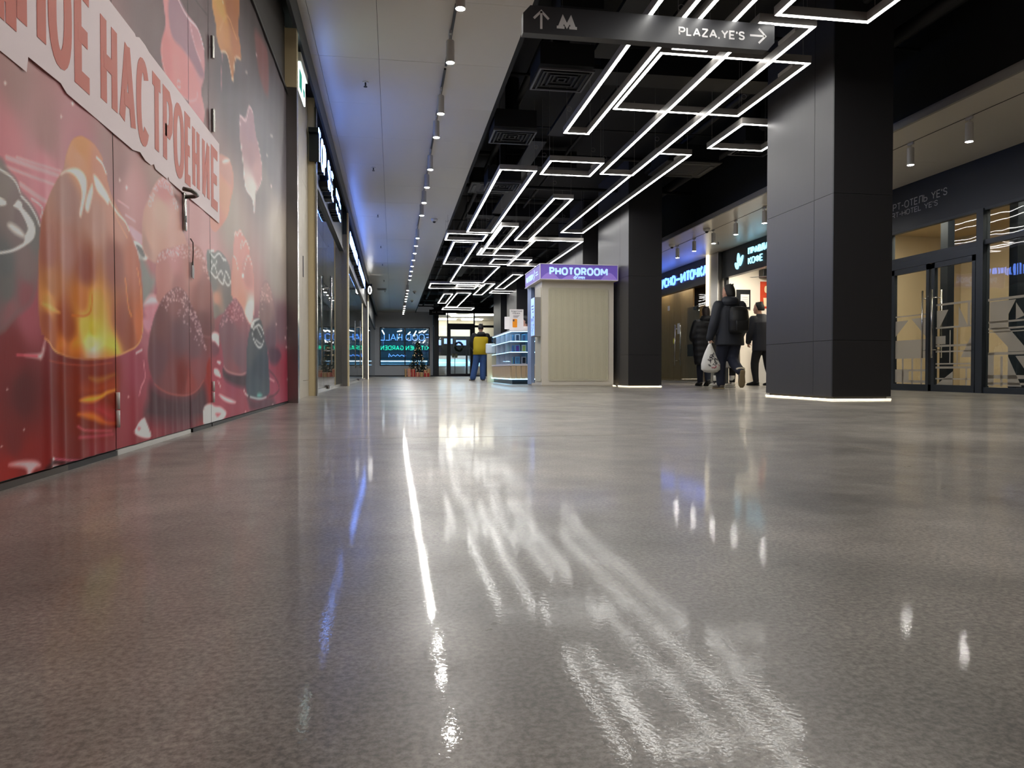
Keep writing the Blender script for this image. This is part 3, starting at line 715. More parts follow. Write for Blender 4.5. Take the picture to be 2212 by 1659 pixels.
('P',(190,136,82),None,0.002,[(4.36,2.391),(4.403,2.248),(4.433,2.172),(4.532,2.154),(4.673,2.198),(4.783,2.146),(4.859,2.106),(4.922,2.244),(4.964,2.295),(5.105,2.344),(5.073,2.426),(5.012,2.494),(5.019,2.719)]),
('M',[(4.539,2.411,205,155,85),(4.793,2.492,165,105,65),(4.64,2.302,195,140,90),(4.946,2.354,180,120,85),(4.822,2.178,175,120,80)]),
('L',(232,215,195),None,0.006,[(4.514,2.14),(4.673,2.201),(4.79,2.153),(4.863,2.109),(4.935,2.277),(5.096,2.338)]),
('L',(200,140,145),None,0.0057,[(4.566,2.153),(4.528,2.013),(4.542,1.923)]),
('L',(215,165,110),None,0.0059,[(4.501,2.263),(4.717,2.44),(4.989,2.415)]),
('L',(230,215,200),None,0.0086,[(4.575,2.467),(4.603,2.457)]),
('P',(168,132,138),None,0.002,[(5.393,2.141),(5.532,2.133),(5.608,2.053),(5.767,1.936),(5.879,1.847),(5.846,1.737),(5.647,1.619),(5.59,1.509),(5.561,1.426),(5.462,1.518),(5.223,1.544),(5.16,1.697),(5.075,1.803),(5.049,1.907),(5.08,1.961),(5.237,2.005),(5.309,2.075)]),
('M',[(5.33,1.972,152,120,132),(5.472,1.831,160,125,132),(5.679,1.763,178,140,142),(5.54,1.584,205,195,190)]),
('L',(225,205,208),None,0.0082,[(5.079,1.909),(5.058,1.945),(5.102,1.973),(5.246,1.99),(5.393,2.136),(5.532,2.133)]),
('L',(230,218,214),None,0.0099,[(5.097,1.801),(5.172,1.656),(5.232,1.542),(5.462,1.518),(5.562,1.436)]),
('L',(228,195,195),None,0.0072,[(5.714,1.989),(5.879,1.857),(5.846,1.737),(5.647,1.614)]),
('P',(118,76,76),None,0.02,[(5.604,2.752),(5.941,2.832),(6.188,2.834),(6.21,2.524),(5.929,2.471),(5.732,2.545)]),
('P',(222,200,200),None,0.001,[(2.487,1.127),(2.496,1.138),(2.505,1.134),(2.496,1.123)]),
('P',(222,200,200),None,0.001,[(2.078,1.033),(2.083,1.039),(2.087,1.036),(2.082,1.03)]),
('P',(222,200,200),None,0.001,[(6.325,2.224),(6.353,2.241),(6.381,2.241),(6.352,2.223)]),
('P',(222,200,200),None,0.001,[(5.261,2.319),(5.285,2.337),(5.308,2.338),(5.284,2.319)]),
('P',(222,200,200),None,0.001,[(6.102,2.002),(6.128,2.018),(6.154,2.016),(6.128,2.0)]),
('P',(222,200,200),None,0.001,[(5.658,2.602),(5.68,2.619),(5.702,2.62),(5.679,2.603)]),
('P',(222,200,200),None,0.001,[(2.883,0.991),(2.89,0.998),(2.896,0.994),(2.889,0.988)]),
('P',(222,200,200),None,0.001,[(2.949,0.981),(2.961,0.991),(2.972,0.986),(2.96,0.975)]),
('P',(222,200,200),None,0.001,[(2.408,1.06),(2.413,1.065),(2.417,1.063),(2.412,1.057)]),
('P',(222,200,200),None,0.001,[(6.291,1.806),(6.318,1.822),(6.345,1.82),(6.318,1.804)]),
('L',(225,180,185),None,0.0037,[(2.868,0.915),(2.982,0.913)]),
('L',(225,185,190),None,0.0056,[(2.942,0.879),(3.057,0.877)])]

# ------------------------------------------------------------------ printed hoarding on the left
def in_poly(Y, Z, P):
    c = np.zeros(Y.shape, bool)
    for (a, b), (c2, d) in zip(P, P[1:] + P[:1]):
        k = ((b > Z) != (d > Z)) & (Y < (c2 - a) * (Z - b) / ((d - b) if d != b else 1e-9) + a)
        c ^= k
    return c
def seg_dist(Y, Z, P, closed):
    D = np.full(Y.shape, 1e9)
    for (a, b), (c2, d) in zip(P, (P[1:] + P[:1]) if closed else P[1:]):
        dx, dz = c2 - a, d - b
        t = np.clip(((Y - a) * dx + (Z - b) * dz) / max(dx * dx + dz * dz, 1e-12), 0, 1)
        D = np.minimum(D, (Y - a - t * dx) ** 2 + (Z - b - t * dz) ** 2)
    return np.sqrt(D)
def spline(P, closed, n=4):
    o = []
    k = len(P)
    for i in range(k if closed else k - 1):
        p0, p1, p2, p3 = (P[(i - 1) % k], P[i], P[(i + 1) % k], P[(i + 2) % k]) if closed else (P[max(i - 1, 0)], P[i], P[i + 1], P[min(i + 2, k - 1)])
        for j in range(n):
            t = j / n
            o.append(tuple(.5 * (2 * p1[q] + (p2[q] - p0[q]) * t + (2 * p0[q] - 5 * p1[q] + 4 * p2[q] - p3[q]) * t * t + (3 * p1[q] - p0[q] - 3 * p2[q] + p3[q]) * t ** 3) for q in (0, 1)))
    if not closed: o.append(P[-1])
    return o
def blend_points(Y, Z, pts, power=2.6):
    num = np.zeros(Y.shape + (3,)); den = np.zeros(Y.shape)
    for y, z, r, g, b in pts:
        w = 1 / (((np.log(Y) - math.log(y)) * 2.4) ** 2 + (Z - z) ** 2 + 1e-4) ** (power / 2)
        num += w[:, None] * np.array((r, g, b)); den += w
    return num / den[:, None]
def paint(Y, Z):
    """colours (display values, surface haze included) of the printed sheet at wall points"""
    C = blend_points(Y, Z, MURAL_GROUND, 3.4)
    soft0 = .0007 * Y ** 1.6 + .0008
    last = None
    for sh in MURAL_SHAPES:
        k = sh[0]
        if k == 'M':
            idx, w = last
            if len(idx):
                col = blend_points(Y[idx], Z[idx], sh[1], 3.8)
                C[idx] = C[idx] * (1 - w[:, None]) + col * w[:, None]
            continue
        pts = [tuple(p) for p in sh[4]]
        if k == 'P': P = spline(pts, True); pad = sh[3] * 2 + .03
        elif k == 'L': P = spline(pts, False); pad = sh[3] + .03
        else: P = spline(pts, True); pad = .02
        ys = [p[0] for p in P]; zs = [p[1] for p in P]
        idx = np.where((Y > min(ys) - pad) & (Y < max(ys) + pad) & (Z > min(zs) - pad) & (Z < max(zs) + pad))[0]
        last = (idx, np.zeros(0))
        if not len(idx): continue
        y, z = Y[idx], Z[idx]
        if k == 'P':
            d = seg_dist(y, z, P, True); d[in_poly(y, z, P)] *= -1
            s = soft0[idx] + sh[3]
            w = np.clip(.5 - d / (2 * s), 0, 1)
        elif k == 'L':
            d = seg_dist(y, z, P, False) - sh[3] / 2
            s = soft0[idx]
            w = np.clip(.5 - d / (2 * s), 0, 1)
        else:
            rnd = np.random.RandomState(sh[2])
            w = np.zeros(len(idx)); n = 0; tries = 0
            while n < sh[3] and tries < sh[3] * 40:
                tries += 1
                a = rnd.uniform(min(ys), max(ys)); b = rnd.uniform(min(zs), max(zs))
                if not in_poly(np.array([a]), np.array([b]), P)[0]: continue
                n += 1
                r = rnd.uniform(.0022, .0062); an = rnd.uniform(-.9, .9); l = rnd.uniform(.5, 1.6) * r
                dd = seg_dist(y, z, [(a, b), (a + l * math.sin(an), b + l * math.cos(an))], False) - r * .55
                w = np.maximum(w, np.clip(.5 - dd / (2 * soft0[idx] * .8), 0, 1) * rnd.uniform(.6, 1))
        last = (idx, w)
        C[idx] = C[idx] * (1 - w[:, None]) + np.array(sh[1]) * w[:, None]
    g = C.mean(1, keepdims=True)
    C = 112 + (g + (C - g) * .98 - 112) * 1.10      # ink contrast of the glossy print
    return np.clip(C, 0, 255)

MX = -.975
PRINT_GAIN = 1.5
mm = bpy.data.materials.new('printed_vinyl'); mm.use_nodes = True
_nt = mm.node_tree; _b = _nt.nodes['Principled BSDF']
_at = _nt.nodes.new('ShaderNodeAttribute'); _at.attribute_name = 'print'
_nt.links.new(_at.outputs['Color'], _b.inputs['Base Color'])
_b.inputs['Roughness'].default_value = .42; _b.inputs['Specular IOR Level'].default_value = .14
_tc = _nt.nodes.new('ShaderNodeTexCoord'); _mp = _nt.nodes.new('ShaderNodeMapping'); _mp.inputs['Scale'].default_value = (60, 60, 5)
_nn = _nt.nodes.new('ShaderNodeTexNoise'); _nn.inputs['Scale'].default_value = 4; _bp = _nt.nodes.new('ShaderNodeBump'); _bp.inputs['Strength'].default_value = .03; _bp.inputs['Distance'].default_value = .01
_nt.links.new(_tc.outputs['Object'], _mp.inputs[0]); _nt.links.new(_mp.outputs[0], _nn.inputs['Vector']); _nt.links.new(_nn.outputs['Fac'], _bp.inputs['Height']); _nt.links.new(_bp.outputs[0], _b.inputs['Normal'])
M['print'] = mm
M['print_red'] = mat('print_red_letter', srgb(214, 112, 94), .42, noise=(5, .04), spec=.15)
M['print_pale'] = mat('print_pale_band', srgb(246, 226, 228), .42, noise=(5, .02), spec=.15)

def folds(Y, Z):
    g = lambda c, w: np.exp(-((Y - c) / w) ** 2)
    low = np.clip(1.05 - Z, 0, 1)
    d = .0075 * low * (g(2.30, .022) + .8 * g(2.40, .02) + .7 * g(2.52, .028) + .6 * g(2.63, .02) + .5 * g(2.72, .02))
    d += .010 * np.clip(.30 - Z, 0, 1) * (np.sin((Y + .2 * Z) * 67) + np.sin(Y * 41 + 3 * Z) + np.sin(Y * 113 + 1)) * .33 * ((Y > 3.2) & (Y < 4.2))
    d += .004 * low * (g(3.02, .03) + g(3.25, .03) + .8 * g(3.5, .035))
    d += .0025 * np.sin(Y * 9 + Z * 2.2) * .6 + .0012 * np.sin(Y * 23 - Z * 3)
    return d

hd = thing('hoarding', 'pink red printed hoarding with glossy jelly sweets and large red lettering', 'hoarding', (MX, 4.2, 0))
zr = np.concatenate([np.arange(.022, 1.2, .0042), np.arange(1.2, 2.9, .0075), [2.905]])
def ycols(a, b):
    o = [a]
    while o[-1] < b:
        st = .0014 * max(o[-1], 1.9) ** 2 if o[-1] > 1.9 else .03
        o.append(o[-1] + st)
    o[-1] = b
    return np.array(o)
for ya, yb in ((-6.9, 2.824), (2.830, 3.817), (3.822, 4.231), (4.238, 7.2)):
    yc = ycols(ya, yb) if ya > 0 else np.concatenate([np.arange(-6.9, .9, .5), ycols(1.0, yb)])
    Yg, Zg = np.meshgrid(yc, zr)
    Yf, Zf = Yg.ravel(), Zg.ravel()
    Cc = paint(np.maximum(Yf, 1.0), Zf) / 255
    lin = np.where(Cc <= .04045, Cc / 12.92, ((Cc + .055) / 1.055) ** 2.4) * PRINT_GAIN
    lin = np.minimum(lin, .93)
    nz, ny = Yg.shape
    X = MX + folds(Yf, Zf) * (Yf > 1)
    V = np.stack([X - MX, Yf - 4.2, Zf], 1)
    i = (np.arange(nz - 1)[:, None] * ny + np.arange(ny - 1)[None, :]).ravel()
    F = np.stack([i, i + 1, i + ny + 1, i + ny], 1)
    me = bpy.data.meshes.new('printed_panel')
    me.vertices.add(len(V)); me.vertices.foreach_set('co', V.ravel())
    me.loops.add(F.size); me.loops.foreach_set('vertex_index', F.ravel())
    me.polygons.add(len(F)); me.polygons.foreach_set('loop_start', np.arange(0, F.size, 4)); me.polygons.foreach_set('loop_total', np.full(len(F), 4))
    me.polygons.foreach_set('use_smooth', np.ones(len(F), bool))
    me.update(calc_edges=True)
    at = me.color_attributes.new('print', 'FLOAT_COLOR', 'POINT')
    at.data.foreach_set('color', np.concatenate([lin, np.ones((len(lin), 1))], 1).astype(np.float32).ravel())
    me.materials.append(mm)
    o = bpy.data.objects.new('printed_panel', me); COL.objects.link(o); o.parent = hd
box_part('backing_board', M['sign_return'], hd, -1.06, MX - .006, -6.9, 7.2, .0, 2.9)
# pale outline band behind the words and the words themselves
bd = MB()
top = [(1.2, 1.592), (3.05, 1.592), (3.062, 1.585), (3.10, 1.60), (3.17, 1.60), (3.22, 1.592), (4.447, 1.592)]
bot = [(4.440, 1.140), (3.48, 1.140), (3.47, 1.155), (3.45, 1.14), (3.29, 1.14), (3.27, 1.155), (3.23, 1.14), (3.16, 1.14), (3.1, 1.155), (3.02, 1.14), (2.44, 1.14), (2.40, 1.155), (2.2, 1.15), (2.19, 1.105), (1.2, 1.105)]
bd.prism(top + bot, (MX + .0042, 0, 0), (0, 1, 0), (0, 0, 1), (1, 0, 0), .0008)
band = bd.build('lettering_band', M['print_pale'], hd)
words = [('Д', 2.02, 2.135, 1.163), ('Н', 2.139, 2.304, 1.2), ('О', 2.318, 2.478, 1.198), ('Е', 2.496, 2.637, 1.197), ('Н', 2.705, 2.858, 1.196), ('А', 2.877, 3.050, 1.196), ('С', 3.06, 3.214, 1.19), ('Т', 3.228, 3.388, 1.195),
         ('Р', 3.395, 3.54, 1.195), ('О', 3.548, 3.72, 1.19), ('Е', 3.731, 3.855, 1.195), ('Н', 3.866, 4.005, 1.195), ('И', 4.06, 4.212, 1.195), ('Е', 4.246, 4.425, 1.196)]
lm = MB()
for ch, ya, yb, zb in words:
    h = 1.533 - zb; w = yb - ya; t = .054
    ks = 0
    if ch == 'Д': h = 1.533 - 1.2; zb = 1.2
    for pl in GL[ch][1]:
        q = [(t / 2 + u * (w - t), t / 2 + v * (h - t)) for u, v in pl]
        ks += 1; put_quads(lm, ribbon(q, t), (MX + .0052 + .0002 * ks, ya, zb), (0, 1, 0), (0, 0, 1), (1, 0, 0), .0008)
for ya, yb in ((1.3, 1.42), (1.47, 1.6), (1.66, 1.8), (1.85, 1.97)):
    ks = 0
    for pl in GL['А' if ya < 1.5 else 'Н'][1]:
        q = [(.024 + u * (yb - ya - .048), .024 + v * .285) for u, v in pl]
        ks += 1; put_quads(lm, ribbon(q, .048), (MX + .0052 + .0002 * ks, ya, 1.2), (0, 1, 0), (0, 0, 1), (1, 0, 0), .0008)
lm.build('lettering', M['print_red'], hd)
# ironmongery
for z0, z1, y in ((2.0, 2.12, 4.262), (1.60, 1.725, 4.262)):
    h = MB(); h.cyl((MX + .014, y, z0), (MX + .014, y, z1), .011, seg=14); h.cyl((MX + .014, y, (z0 + z1) / 2 - .002), (MX + .014, y, (z0 + z1) / 2 + .002), .0125, seg=14)
    h.build('hinge', M['chrome'], hd, smooth=False)
for y, z0, z1 in ((4.255, .13, .245), (2.826, .10, .225)):
    h = MB(); h.cyl((MX + .009, y, z0), (MX + .009, y, (z0 + z1) / 2 - .002), .007, seg=12); h.cyl((MX + .009, y, (z0 + z1) / 2 + .002), (MX + .009, y, z1), .007, seg=12)
    h.build('hinge', M['plastic_w'], hd, smooth=True, label='white painted hinge')
h = MB(); h.cyl((MX + .014, 2.62, 1.545), (MX + .014, 2.62, 1.60), .009, seg=12); h.build('hinge', M['chrome'], hd, smooth=True)
plate = MB().bbox(MX + .003, MX + .012, 3.70, 3.742, .965, 1.145, .004).build('lock_plate', M['chrome'], hd, smooth=True)
box_part('keyhole', M['sign_return'], plate, MX + .0121, MX + .0135, 3.715, 3.727, 1.005, 1.035)
h = MB(); h.tube([(MX + .004, 3.72, 1.125), (MX + .05, 3.72, 1.128), (MX + .066, 3.705, 1.13), (MX + .068, 3.66, 1.131), (MX + .060, 3.615, 1.132), (MX + .034, 3.59, 1.133)], .0095, 10)
h.build('door_handle', M['dark_steel'], hd, smooth=True)
hk = MB(); hk.tube([(MX + .006, 3.82, .945), (MX + .012, 3.84, .93), (MX + .01, 3.85, .88), (MX + .008, 3.845, .82)], .003, 6)
hk.prism([(-.02, 0), (.012, .015), (.03, -.03), (.022, -.075), (-.014, -.07), (-.01, -.03)], (MX + .006, 3.85, .83), (0, 1, 0), (0, 0, 1), (1, 0, 0), .002)
hk.build('torn_tape', M['dark_steel'], hd)
for ya, yb, mt in ((-6.9, 2.42, 'dark_steel'), (2.42, 2.82, 'sign_return'), (2.83, 3.8, 'plastic_w'), (3.84, 4.22, 'sign_return'), (4.24, 7.2, 'sign_return')):
    box_part('bottom_rail', M[mt], hd, MX - .004, MX + .006, ya, yb, .0, .018)

# ------------------------------------------------------------------ left shop fronts
def pillar(name, label, parts):
    t = thing(name, label, 'pillar', (parts[0][2], parts[0][4], 0), kind='structure')
    for n, m, *b in parts: box_part(n, M[m], t, *b)
    return t
pillar('wall_pillar', 'brushed steel edged pillar at the end of the printed hoarding', [('steel_face', 'steel', -1.1, -.877, 7.2, 7.31, 0, 2.95), ('upper_face', 'cream', -1.1, -.877, 7.2, 7.31, 2.953, 3.5)])  # cream upper face stands in for warm light on the pillar top
pillar('wall_pillar', 'cream lit pillar edge before the first glass shop front', [('cream_face', 'cream', -1.3, -.925, 9.32, 9.38, 0, 3.62), ('steel_edge', 'steel', -.9249, -.905, 9.3, 9.4, 0, 3.5)])
pillar('wall_pillar', 'wide brushed steel pillar between the two glass shop fronts', [('steel_face', 'steel', -1.3, -.90, 15.3, 15.5, 0, 3.05), ('upper_face', 'fascia_l', -1.3, -.90, 15.3, 15.5, 3.053, 3.62), ('cream_edge', 'cream', -.8999, -.872, 15.31, 15.5, 0, 3.49)])
pillar('wall_pillar', 'far steel pillar with a bright cream edge near the end wall', [('steel_face', 'steel', -1.3, -.92, 28.6, 28.9, 0, 3.62), ('cream_edge', 'pil_glow', -.9199, -.90, 28.62, 28.64, 0, 2.95), ('cream_side', 'cream', -.9199, -.895, 28.65, 28.9, 0, 3.49)])  # cream edge glows by its own material to read brightly lit
sv = thing('service_wall', 'beige panelled service wall with a flush door beside the hoarding', 'wall panel', (-1.02, 8.3, 0), kind='structure')
for y0, y1, z0, z1 in ((7.31, 8.745, .0, 3.6), (8.75, 9.31, .195, 2.48), (8.75, 9.31, .0, .19), (8.75, 9.31, 2.485, 3.6)):
    box_part('panel', M['beige_panel'], sv, -1.05, -1.01, y0, y1, z0, z1)
box_part('lock', M['sign_return'], sv, -1.0099, -1.004, 8.76, 8.80, 1.38, 1.62)
box_part('backing', M['sign_return'], sv, -1.3, -1.055, 7.31, 9.31, 0, 3.6)

def shopfront(label, y0, y1, panes, handle):
    t = thing('glass_shopfront', label, 'shop front', (-1.02, (y0 + y1) / 2, 0))
    box_part('fascia_panel', M['fascia_l'], t, -1.3, -.985, y0, y1, 2.79, 3.61)
    box_part('header_rail', M['frame'], t, -1.06, -.97, y0, y1, 2.72, 2.789)
    box_part('bottom_rail', M['chrome'], t, -1.035, -1.005, y0, y1, .0, .055)
    n = len(panes) - 1
    for a, b in zip(panes[:-1], panes[1:]):
        box_part('pane', M['glass'], t, -1.026, -1.014, a + .006, b - .006, .056, 2.72)
    if handle:
        h = MB()
        for x in (-.945, -1.095): h.tube([(x, handle, .40), (x, handle, 1.79)], .017, 10)
        for z in (.62, 1.6): h.tube([(-.945, handle, z), (-1.095, handle, z)], .010, 8)
        h.build('door_handle', M['chrome'], t, smooth=True)
        for dy in (-.07, .12):
            h = MB(); h.cyl((-1.02, handle + dy, .056), (-.985, handle + dy, .056), .03, seg=10); h.build('floor_pivot', M['dark_steel'], t)
    box_part('side_board', M['beige_panel'], t, -2.6, -1.2, y0 - .05, y0, 0, 2.8)
    box_part('shop_back', M['greywall'], t, -2.69, -2.6, y0, y1, 0, 3.0)
    box_part('shop_ceiling', M['greywall'], t, -2.6, -1.31, y0, y1, 2.95, 3.0)
    for k in range(3):
        box_part('display_unit', M['plastic_w'], t, -2.55, -2.2, y0 + .6 + k * 1.6, y0 + 1.7 + k * 1.6, 0, 1.3 + .3 * (k % 2))
    return t
s1 = shopfront('first glass shop front with a tall steel pull handle and glowing letters above', 9.4, 15.3, (9.4, 11.4, 13.35, 15.3), 11.9)
s2 = shopfront('second glass shop front further down the left side', 15.5, 28.6, (15.5, 18.8, 22.0, 25.3, 28.6), 22.4)
s3 = shopfront('farthest glass shop front on the left before the end wall', 28.9, 43.9, (28.9, 33.9, 38.9, 43.9), None)

def box_letters(name, label, word, y0, y1, z0, h, t, face, x0=-.985, x1=-.86, rows=None):
    r = thing(name, label, 'sign', (x0, (y0 + y1) / 2, z0))
    ls, w = letters(word, h, t, 1, .14, .5)
    wk = 1.0
    for _ in range(8):
        ls, w = letters(word, h, t, wk, .14, .5); wk *= (y1 - y0) / w
    for ch, x, q in ls:
        mb = MB(); put_quads(mb, q, (x0, y0, z0), (0, 1, 0), (0, 0, 1), (1, 0, 0), x1 - x0 - .006)
        L = mb.build('letter', M['sign_return'], r)
        mb = MB(); put_quads(mb, q, (x1 - .006, y0, z0), (0, 1, 0), (0, 0, 1), (1, 0, 0), .006)
        mb.build('glowing_face', face, L)
    return r
box_letters('letter_sign', 'glowing cyan white letters TOP SHE above the first glass shop', 'TOP SHE', 9.12, 11.36, 2.81, .40, .052, M['sign_cyan'])
def stroke_sign(label, rows, y0, y1, face, seed, xf=-.862):
    """lettering too small to read: a line of glowing upright strokes on black returns"""
    rnd = random.Random(seed)
    t = thing('small_letter_sign', label, 'sign', (-.98, (y0 + y1) / 2, rows[0][0]))
    for z0, z1 in rows:
        y = y0
        while y < y1 - .05:
            w = rnd.uniform(.05, .11)
            b = (y, min(y + w, y1), z0 + rnd.choice((0, 0, .02)), z1 - rnd.choice((0, 0, .05)))
            L = box_part('letter', M['sign_return'], t, -.98, xf - .006, *b)
            for k in (0, 1):
                box_part('glowing_face', face, L, xf - .006, xf, b[0] + k * w * .55, b[0] + k * w * .55 + w * .38, b[2], b[3])
            y += w + rnd.uniform(.03, .07)
stroke_sign('small two line glowing blue sign beside the steel pillar', ((2.82, 2.93), (3.05, 3.17)), 11.95, 13.0, M['sign_left'], 3)
stroke_sign('long glowing blue line of letters above the second glass shop', ((2.95, 3.22),), 15.75, 19.2, M['sign_left'], 4)
stroke_sign('shorter glowing violet blue line of letters at the end of the second shop', ((2.95, 3.22),), 19.7, 24.2, M['sign_left'], 5)
bl = thing('blade_sign', 'small black projecting sign with a glowing white ring', 'sign', (-.84, 27.2, 3.05))
box_part('panel', M['sign_return'], bl, -.88, -.72, 27.2, 27.26, 3.05, 3.45)
MB().tube([(-.80 + .05 * math.cos(2 * PI * k / 20), 27.195, 3.22 + .13 * math.sin(2 * PI * k / 20)) for k in range(21)], .014, 8, False).build('ring', M['led'], bl, smooth=True)
# emergency exit box
M['exit_face'] = mat('exit_sign_face', (.8, 1, .97, 1), .5, emit=(.75, 1, .98, 1), es=2.2)
M['exit_green'] = mat('exit_green_print', srgb(20, 140, 120), .5, emit=srgb(10, 110, 95), es=.6)
ex = thing('exit_sign', 'lit emergency exit box with a green running figure', 'exit sign', (-.93, 8.0, 3.1))
MB().bbox(-.96, -.885, 7.62, 8.22, 3.37, 3.46, .006).build('housing', M['plastic_w'], ex)
pn = box_part('panel', M['exit_face'], ex, -.925, -.912, 7.64, 8.20, 3.12, 3.37)
g = MB(); g.prism([(.05, .02), (.27, .02), (.27, .22), (.05, .22)], (-.9119, 7.64, 3.12), (0, 1, 0), (0, 0, 1), (1, 0, 0), .001)
g.prism([(.36, .10), (.43, .18), (.43, .14), (.52, .14), (.52, .06), (.43, .06), (.43, .02)], (-.9119, 7.64, 3.12), (0, 1, 0), (0, 0, 1), (1, 0, 0), .001)
g.build('pictogram', M['exit_green'], pn)
for n, y in enumerate((7.75, 8.1)): MB().cyl((-.92, y, 3.46), (-.92, y, 3.62), .004, seg=6).build('hanger', M['blackpipe'], ex)

# ------------------------------------------------------------------ spotlights and tracks
tr = thing('light_track', 'long thin dark lighting track under the white left ceiling', 'track', (.6, 20, 3.72))
for y0, y1 in ((-1, 6.9), (7.0, 8.4), (8.5, 15.6), (15.7, 26.6), (27.6, 34.6), (35, 41.2)):
    box_part('rail', M['frame'], tr, .588, .612, y0, y1, 3.727, 3.749)
def spot(loc, top, group, label, r=.042, ln=.22, lens=None):
    t = thing('spotlight', label, 'spotlight', loc, group)
    x, y, z = loc
    mb = MB(); mb.loft([[Vector((x + rr * math.cos(2 * PI * k / 24), y + rr * math.sin(2 * PI * k / 24), zz)) for k in range(24)]
                        for rr, zz in ((r, z), (r, z + ln - .01), (r * .9, z + ln), (r * .3, z + ln + .001))], True)
    mb.build('housing', M['spot_body'], t, smooth=False)
    mb = MB(); mb.add([(x + r * .93 * math.cos(2 * PI * k / 24), y + r * .93 * math.sin(2 * PI * k / 24), z - .0006) for k in range(24)], [tuple(range(24))]); mb.build('lens', lens or M['spot_lens'], t)
    mb = MB(); mb.box(x - .012, x + .012, y - .05, y + .05, top - .035, top - .002); mb.cyl((x, y, z + ln), (x, y, top - .03), .008, seg=8)
    mb.build('track_adapter', M['spot_body'], t)
    return t
ys = [6.42, 7.55, 9.06, 9.98, 11.58, 12.71, 13.87, 15.0, 17.58, 18.67, 19.86, 21.07, 22.31, 23.42, 24.54, 25.66, 28.99, 30.14, 31.28, 32.44, 33.57, 35.99, 37.14, 38.45, 39.58, 40.79]
first = spot((.585, ys[0], 3.42), 3.73, 'spotlights along the left ceiling track', 'x')
first['label'] = 'white cylinder spotlight on the left ceiling track, first from the camera'
for i, y in enumerate(ys[1:], 1):
    c = copy_tree(first); c.location.y = y
    c['label'] = 'white cylinder spotlight on the left ceiling track, %s from the camera' % ORD[i]
for i, y in enumerate((1.2, 3.6)):
    c = copy_tree(first); c.location.y = y; c['label'] = 'white cylinder spotlight on the left ceiling track, %s one above the viewer' % ORD[i]
first = None
for i, (y, d) in enumerate(((7.65, 'second from the column towards the hotel text'), (8.63, 'right beside the nearest column'), (12.42, 'cut by the edge of the nearest column'), (13.54, 'above the coffee sign'), (14.55, 'above the glowing pillar'), (15.55, 'above the point sign, nearer one'), (16.52, 'above the point sign, farther one'))):
    lab = 'white cylinder spotlight under the right ceiling, ' + d
    if first is None: first = spot((6.58, y, 2.95), 3.238, 'spotlights under the right ceiling', lab, lens=M['spot_lens_r'])
    else:
        c = copy_tree(first); c.location.y = y; c['label'] = lab
# sprinklers, cameras, ceiling grille
def sprinkler(loc, label):
    x, y, z = loc
    t = thing('sprinkler', label, 'sprinkler', loc, 'ceiling sprinklers')
    MB().cyl((x, y, z - .008), (x, y, z), .035, seg=16).build('rosette', M['plastic_w'], t)
    mb = MB(); mb.cyl((x, y, z - .045), (x, y, z - .008), .009, seg=8); mb.cyl((x, y, z - .06), (x, y, z - .055), .022, seg=12); mb.build('head', M['sign_return'], t)
    return t
sp0 = None
for i, y in enumerate((9.06, 12.81, 16.61, 20.75, 24.18, 28.5, 32.2)):
    lab = 'small dark sprinkler head in the white left ceiling, %s from the camera' % ORD[i]
    if sp0 is None: sp0 = sprinkler((-.31, y, CZ), lab)
    else:
        c = copy_tree(sp0); c.location.y = y; c['label'] = lab
for y, lab in ((12.4, 'small dark sprinkler in the right ceiling above the coffee sign'), (15.9, 'small dark sprinkler in the right ceiling above the point sign')):
    c = copy_tree(sp0); c.location = (7.3, y, 3.24); c['label'] = lab
def dome(loc, label):
    x, y, z = loc
    t = thing('dome_camera', label, 'camera', loc, 'ceiling dome cameras')
    MB().ell([(x, y, z - .06, .055, .055), (x, y, z - .03, .07, .07), (x, y, z, .075, .075)]).build('housing', M['plastic_w'], t, smooth=True)
    MB().ball((x, y, z - .06), .036, seg=14).build('dome', M['sign_return'], t, smooth=True)
    return t
d0 = dome((.94, 16.9, CZ), 'white dome camera on the left ceiling beside the spotlights')
for l, lab in (((.94, 32.3, CZ), 'white dome camera far along the left ceiling, nearer one of two'), ((.94, 36.4, CZ), 'white dome camera far along the left ceiling, farther one of two'),
               ((6.4, 14.48, 3.24), 'white dome camera under the right ceiling near the glowing pillar'), ((6.41, 16.43, 3.24), 'white dome camera under the right ceiling beside the middle column')):
    c = copy_tree(d0); c.location = l; c['label'] = lab
gr = thing('ceiling_grille', 'pale slatted air grille in the far left ceiling', 'grille', (-.44, 31.6, CZ - .012))
box_part('frame', M['led_body'], gr, -.64, -.24, 31.3, 32.0, CZ - .012, CZ - .002)
for k in range(6): box_part('slat', M['blackpipe'], gr, -.6, -.28, 31.36 + k * .1, 31.40 + k * .1, CZ - .014, CZ - .012)

